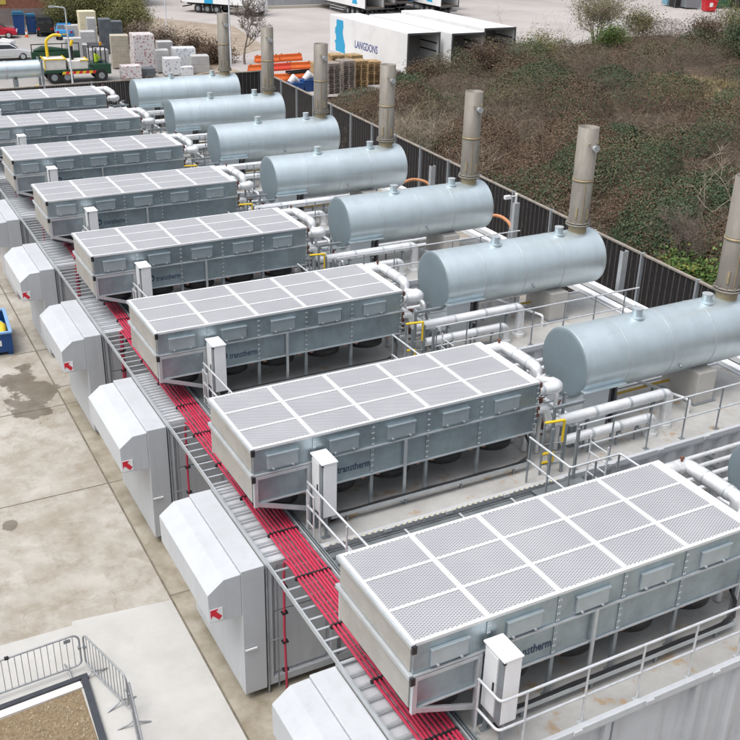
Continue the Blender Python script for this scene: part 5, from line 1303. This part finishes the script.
def osel(x, y): return grid_at(MR*7.31 % 1.0, x, y, True)
lm_ol = leaf_mat('bramble_olive_brown', [(.058, .047, .023), (.098, .080, .042), (.14, .115, .064), (.078, .066, .038), (.18, .155, .10)])
o = scatter('bramble_scrub', 190000, lm_brown, .05, .115, lambda x, y: (gsel(x, y) < .60) & (osel(x, y) < .55) & (rng.random(len(x)) > dry_zone(x, y)*.85), .1); tag(o, 'brown bramble scrub covering the bank', 'scrub', kind='stuff')
o = scatter('olive_scrub', 150000, lm_ol, .05, .115, lambda x, y: (gsel(x, y) < .60) & (osel(x, y) > .5) & (rng.random(len(x)) > dry_zone(x, y)*.85), .1); tag(o, 'olive-brown bramble scrub covering the bank', 'scrub', kind='stuff')
o = scatter('bramble_leaves', 150000, lm_green, .06, .13, lambda x, y: gsel(x, y) > .57, .25); tag(o, 'dark green bramble leaves on the bank', 'scrub', kind='stuff')
n_ = 9000; x, y = bank_points(n_, lambda x, y: (dry_zone(x, y) > .2+.4*rng.random(len(x))) | (np.abs(y-y_edge(x)+1) < 1.4)*(fbm(nb_, x, y, .3) > .48))
z = bank_h(x, y); D_ = rng.normal(size=(n_, 3))*.55; D_[:, 2] = 1
o = strands_object('dry_grass', np.stack([x, y, z], 1), D_, .5+.7*rng.random(n_), .012+.012*rng.random(n_), lm_dry, .5); tag(o, 'pale dry grass patch on the bank', 'grass', kind='stuff')
n_ = 85000; x, y = bank_points(n_); z = bank_h(x, y)+canopy(x, y)*.55*rng.random(n_); D_ = rng.normal(size=(n_, 3)); D_[:, 2] = np.abs(D_[:, 2])*.9+.25
o = strands_object('bramble_stems', np.stack([x, y, z], 1), D_, .4+1.0*rng.random(n_), .006+.010*rng.random(n_), lm_twig, .45); tag(o, 'arching bare bramble stems on the bank', 'scrub', kind='stuff')

def branches(loc, h, spread, levels, nb, r0, lean=(0, 0), seed=1, up=.55):
    """list of tapered limbs (path, radii) and their tips"""
    rd = random.Random(seed); out = []; tips = []
    def grow(p, d, L_, r, lv):
        r = max(r, r0*.16)
        path = [Vector(p)]; n = 4; dd = Vector(d).normalized()
        for k in range(n):
            dd = (dd + Vector((rd.gauss(0, .16), rd.gauss(0, .16), rd.gauss(.03, .10)))).normalized(); path.append(path[-1]+dd*L_/n)
        rs = [r*(1-.62*k/n) for k in range(n+1)]; out.append((path, rs, lv))
        if lv == 0: tips.append(path[-1]); tips.append(path[2]); return
        for k in range(nb):
            i = rd.randint(1 if lv < levels else 2, n); q = path[i]
            v = Vector((rd.gauss(0, 1), rd.gauss(0, 1), rd.gauss(up, .45)))
            grow(q, (dd*.75+v*spread).normalized(), L_*rd.uniform(.52, .78), rs[i]*.62, lv-1)
    grow(loc, Vector((lean[0], lean[1], 1)), h*.42, r0, levels)
    return out, tips
def bare_tree(name, loc, h, spread, levels, nb, r0, m, label, cat='tree', lean=(0, 0), seed=1, leafm=None, nl=0, ls=.12, stems=1, up=.55, lsp=.25):
    o = empty(name, loc, 0, label, cat)
    tr = MB(); tw = MB(); tips = []
    for s in range(stems):
        a = 2*math.pi*s/stems+seed
        ln = (lean[0]+(.45*math.cos(a) if stems > 1 else 0), lean[1]+(.45*math.sin(a) if stems > 1 else 0))
        br, t = branches((.15*math.cos(a)*(stems > 1), .15*math.sin(a)*(stems > 1), -.1), h, spread, levels, nb, r0, ln, seed*17+s, up); tips += t
        for path, rs, lv in br: (tr if lv >= levels-1 else tw).tube(path, rs, 6 if lv >= levels-1 else 4, caps=False)
    tr.build('trunk', m, o); tw.build('twigs', m, o)
    if leafm:
        T = np.array([tuple(t) for t in tips]); idx = rng.integers(0, len(T), nl)
        P_ = T[idx]+rng.normal(size=(nl, 3))*lsp
        quads_object('crown', P_, ls*(.6+.8*rng.random(nl)), leafm, parent=o)
    return o
def bz(x, y): return float(bank_h(np.array([x]), np.array([y]))[0])
bare_tree('bare_tree', (27.3, 75.6, .5), 7.0, .95, 5, 4, .12, bark, 'bare grey tree with spreading twigs behind the two farthest stacks', seed=3)
bare_tree('bare_shrub', (22.6, 39.0, bz(22.6, 39.0)), 5.2, .85, 4, 4, .05, bark_p, 'bare pale-twigged shrub leaning over the fence between two stacks', 'shrub', (.2, -.1), 5, stems=4)
bare_tree('bare_shrub', (23.5, 33.5, bz(23.5, 33.5)), 3.6, .9, 3, 4, .035, bark_p, 'smaller bare shrub low behind the fence, right of the leaning one', 'shrub', (0, 0), 8, stems=4)
bare_tree('bare_shrub', (23.6, 18.6, bz(23.6, 18.6)), 3.4, .9, 4, 4, .035, bark, 'dense grey twiggy shrub on the bank beside the nearest whole stack', 'shrub', (0, 0), 9, stems=5)
bare_tree('fallen_branch_tree', (26.5, 18.8, bz(26.5, 18.8)+.3), 4.5, .8, 3, 3, .06, bark_p, 'pale crooked bare tree on the bank near the stack at the right edge', 'tree', (-.9, .5), 12, None, 0, .14, stems=2)
bare_tree('ivy_bush', (22.0, 16.4, bz(22.0, 16.4)), 2.4, .9, 3, 4, .04, bark, 'green and yellowish ivy bush behind the fence near the right edge', 'bush', (0, 0), 14, lm_ivy, 5200, .13, stems=4, lsp=.32)
bare_tree('twiggy_bush', (56.5, 64.0, bz(56.5, 64)), 6.0, .8, 4, 4, .09, bark_p, 'tall twiggy bush rising above the bank at the top', 'bush', (0, 0), 21, lm_olive, 6500, .10, stems=6, lsp=.35)
bare_tree('olive_bush', (55.0, 60.5, bz(55, 60.5)), 2.6, .8, 3, 4, .05, bark, 'small bright olive bush below the tall twiggy one', 'bush', (0, 0), 22, lm_ivy, 6500, .10, stems=5, lsp=.35)
bare_tree('olive_bush', (46.8, 60.5, bz(46.8, 60.5)), 4.0, .8, 3, 4, .05, bark_p, 'grey-olive bush at the open end of the right-hand trailer', 'bush', (0, 0), 23, lm_olive, 6500, .10, stems=5, lsp=.35)
bare_tree('bare_sapling', (47.8, 62.0, bz(47.8, 62)), 7.5, .5, 3, 3, .04, bark_p, 'thin bare sapling standing above the grey-olive bush', 'tree', (0, 0), 24, stems=3)
bare_tree('dark_bush', (60.2, 50.2, bz(60.2, 50.2)), 3.0, .85, 3, 5, .05, bark, 'dark green bush on the bank near the right edge', 'bush', (0, 0), 25, lm_green, 15000, .12, stems=7, lsp=.55)
bare_tree('pale_bush', (66.5, 57.5, bz(66.5, 57.5)), 4.4, .8, 3, 4, .05, bark_p, 'grey-green bush against the pale yard at the right edge', 'bush', (0, 0), 26, lm_olive, 6500, .10, stems=6, lsp=.45)
for k, (x, y, h, lb) in enumerate(((35.8, 57.2, 2.3, 'reddish bramble bush before the open end of the LANGDONS trailer'), (38.6, 56.2, 3.0, 'tall reddish bramble bush before the middle open trailer, left side'), (40.6, 57.0, 3.0, 'tall reddish bramble bush before the middle open trailer, right side'),
        (43.4, 58.3, 2.9, 'reddish bramble bush before the open trailer at the right end'), (33.6, 56.5, 1.9, 'low reddish bramble bush beside the fresh pallets'))):
    bare_tree('bramble_bush', (x, y, bz(x, y)), h, .85, 3, 5, .035, bark, lb, 'bush', (0, 0), 90+k, lm_brown, 5000, .10, stems=7, lsp=.35)
for k, (yy, dx, h, m_, nl, lb) in enumerate(((47.5, 1.4, 2.9, lm_brown, 2500, 'brown twiggy bush hanging over the fence top left of the leaning bare shrub'), (43.0, 1.6, 3.1, lm_brown, 2500, 'brown twiggy bush between the leaning bare shrub and the pallets'),
        (29.0, 1.5, 2.9, lm_green, 3500, 'dark green bramble bush behind the fence between the middle stacks'), (24.0, 1.6, 2.7, lm_brown, 2500, 'brown bramble bush behind the fence beside the camera pole'), (12.0, 1.7, 2.6, lm_twig, 1500, 'grey bare bush behind the fence at the right edge'))):
    x = 18.96+(yy-13.47)*.0595+dx
    bare_tree('fence_bush', (x, yy, bz(x, yy)), h, .9, 3, 5, .03, bark_p if k % 2 else bark, lb, 'bush', (-.15, -.05), 110+k, m_, nl, .085, stems=7, lsp=.3)
for k, (x, y, h, m_, nl, lb) in enumerate(((52.0, 64.5, 3.2, lm_olive, 5000, 'wide olive bush on the bank top left of the tall twiggy bush'), (60.5, 63.0, 3.0, lm_olive, 5000, 'wide olive bush on the bank top just right of the tall twiggy bush'),
        (63.5, 58.0, 2.4, lm_brown, 5000, 'brown bush on the bank top in front of the grey-green bush'), (64.5, 52.0, 3.2, lm_olive, 6500, 'olive-brown bush cut by the right edge above the dry grass'), (58.0, 46.5, 2.6, lm_green, 6500, 'green bush at the right edge just above the dry grass'))):
    bare_tree('bush', (x, y, bz(x, y)), h, .85, 3, 4, .05, bark_p, lb, 'bush', (0, 0), 70+k, m_, nl, .11, stems=7, lsp=.45)
for k, (x, y, h, m_, lb, nl) in enumerate(((18.6, 103.5, 4.5, lm_olive, 'large olive shrub behind the cream load, left end of the shrub belt', 8000), (21.5, 103.0, 4.8, lm_olive, 'large olive shrub in the middle of the shrub belt, below the lorry', 8000),
                         (23.5, 98.0, 3.8, lm_olive, 'yellowish olive shrub at the right end of the shrub belt', 6000), (22.8, 92.0, 2.2, lm_twig, 'brown scrubby shrub behind the spotted goods', 1700),
                         (23.6, 86.5, 2.3, lm_twig, 'brown scrubby shrub between the goods and the rough slope', 1700), (24.4, 80.8, 2.5, lm_brown, 'brown scrubby shrub just behind the white bales', 1700),
                         (25.6, 77.5, 2.4, lm_brown, 'low brown shrub at the foot of the bare tree', 1700), (22.0, 111.0, 4.5, lm_green, 'dark tree behind the palisade fence beside the brick building', 9000), (26.0, 108, 4.0, lm_olive, 'olive shrub below the blue-striped lorry', 6000))):
    bare_tree('shrub', (x, y, .1), h, .85, 3, 5, .06, bark, lb, 'shrub', (0, 0), 40+k, m_, nl*3, .13, stems=7, lsp=.5)
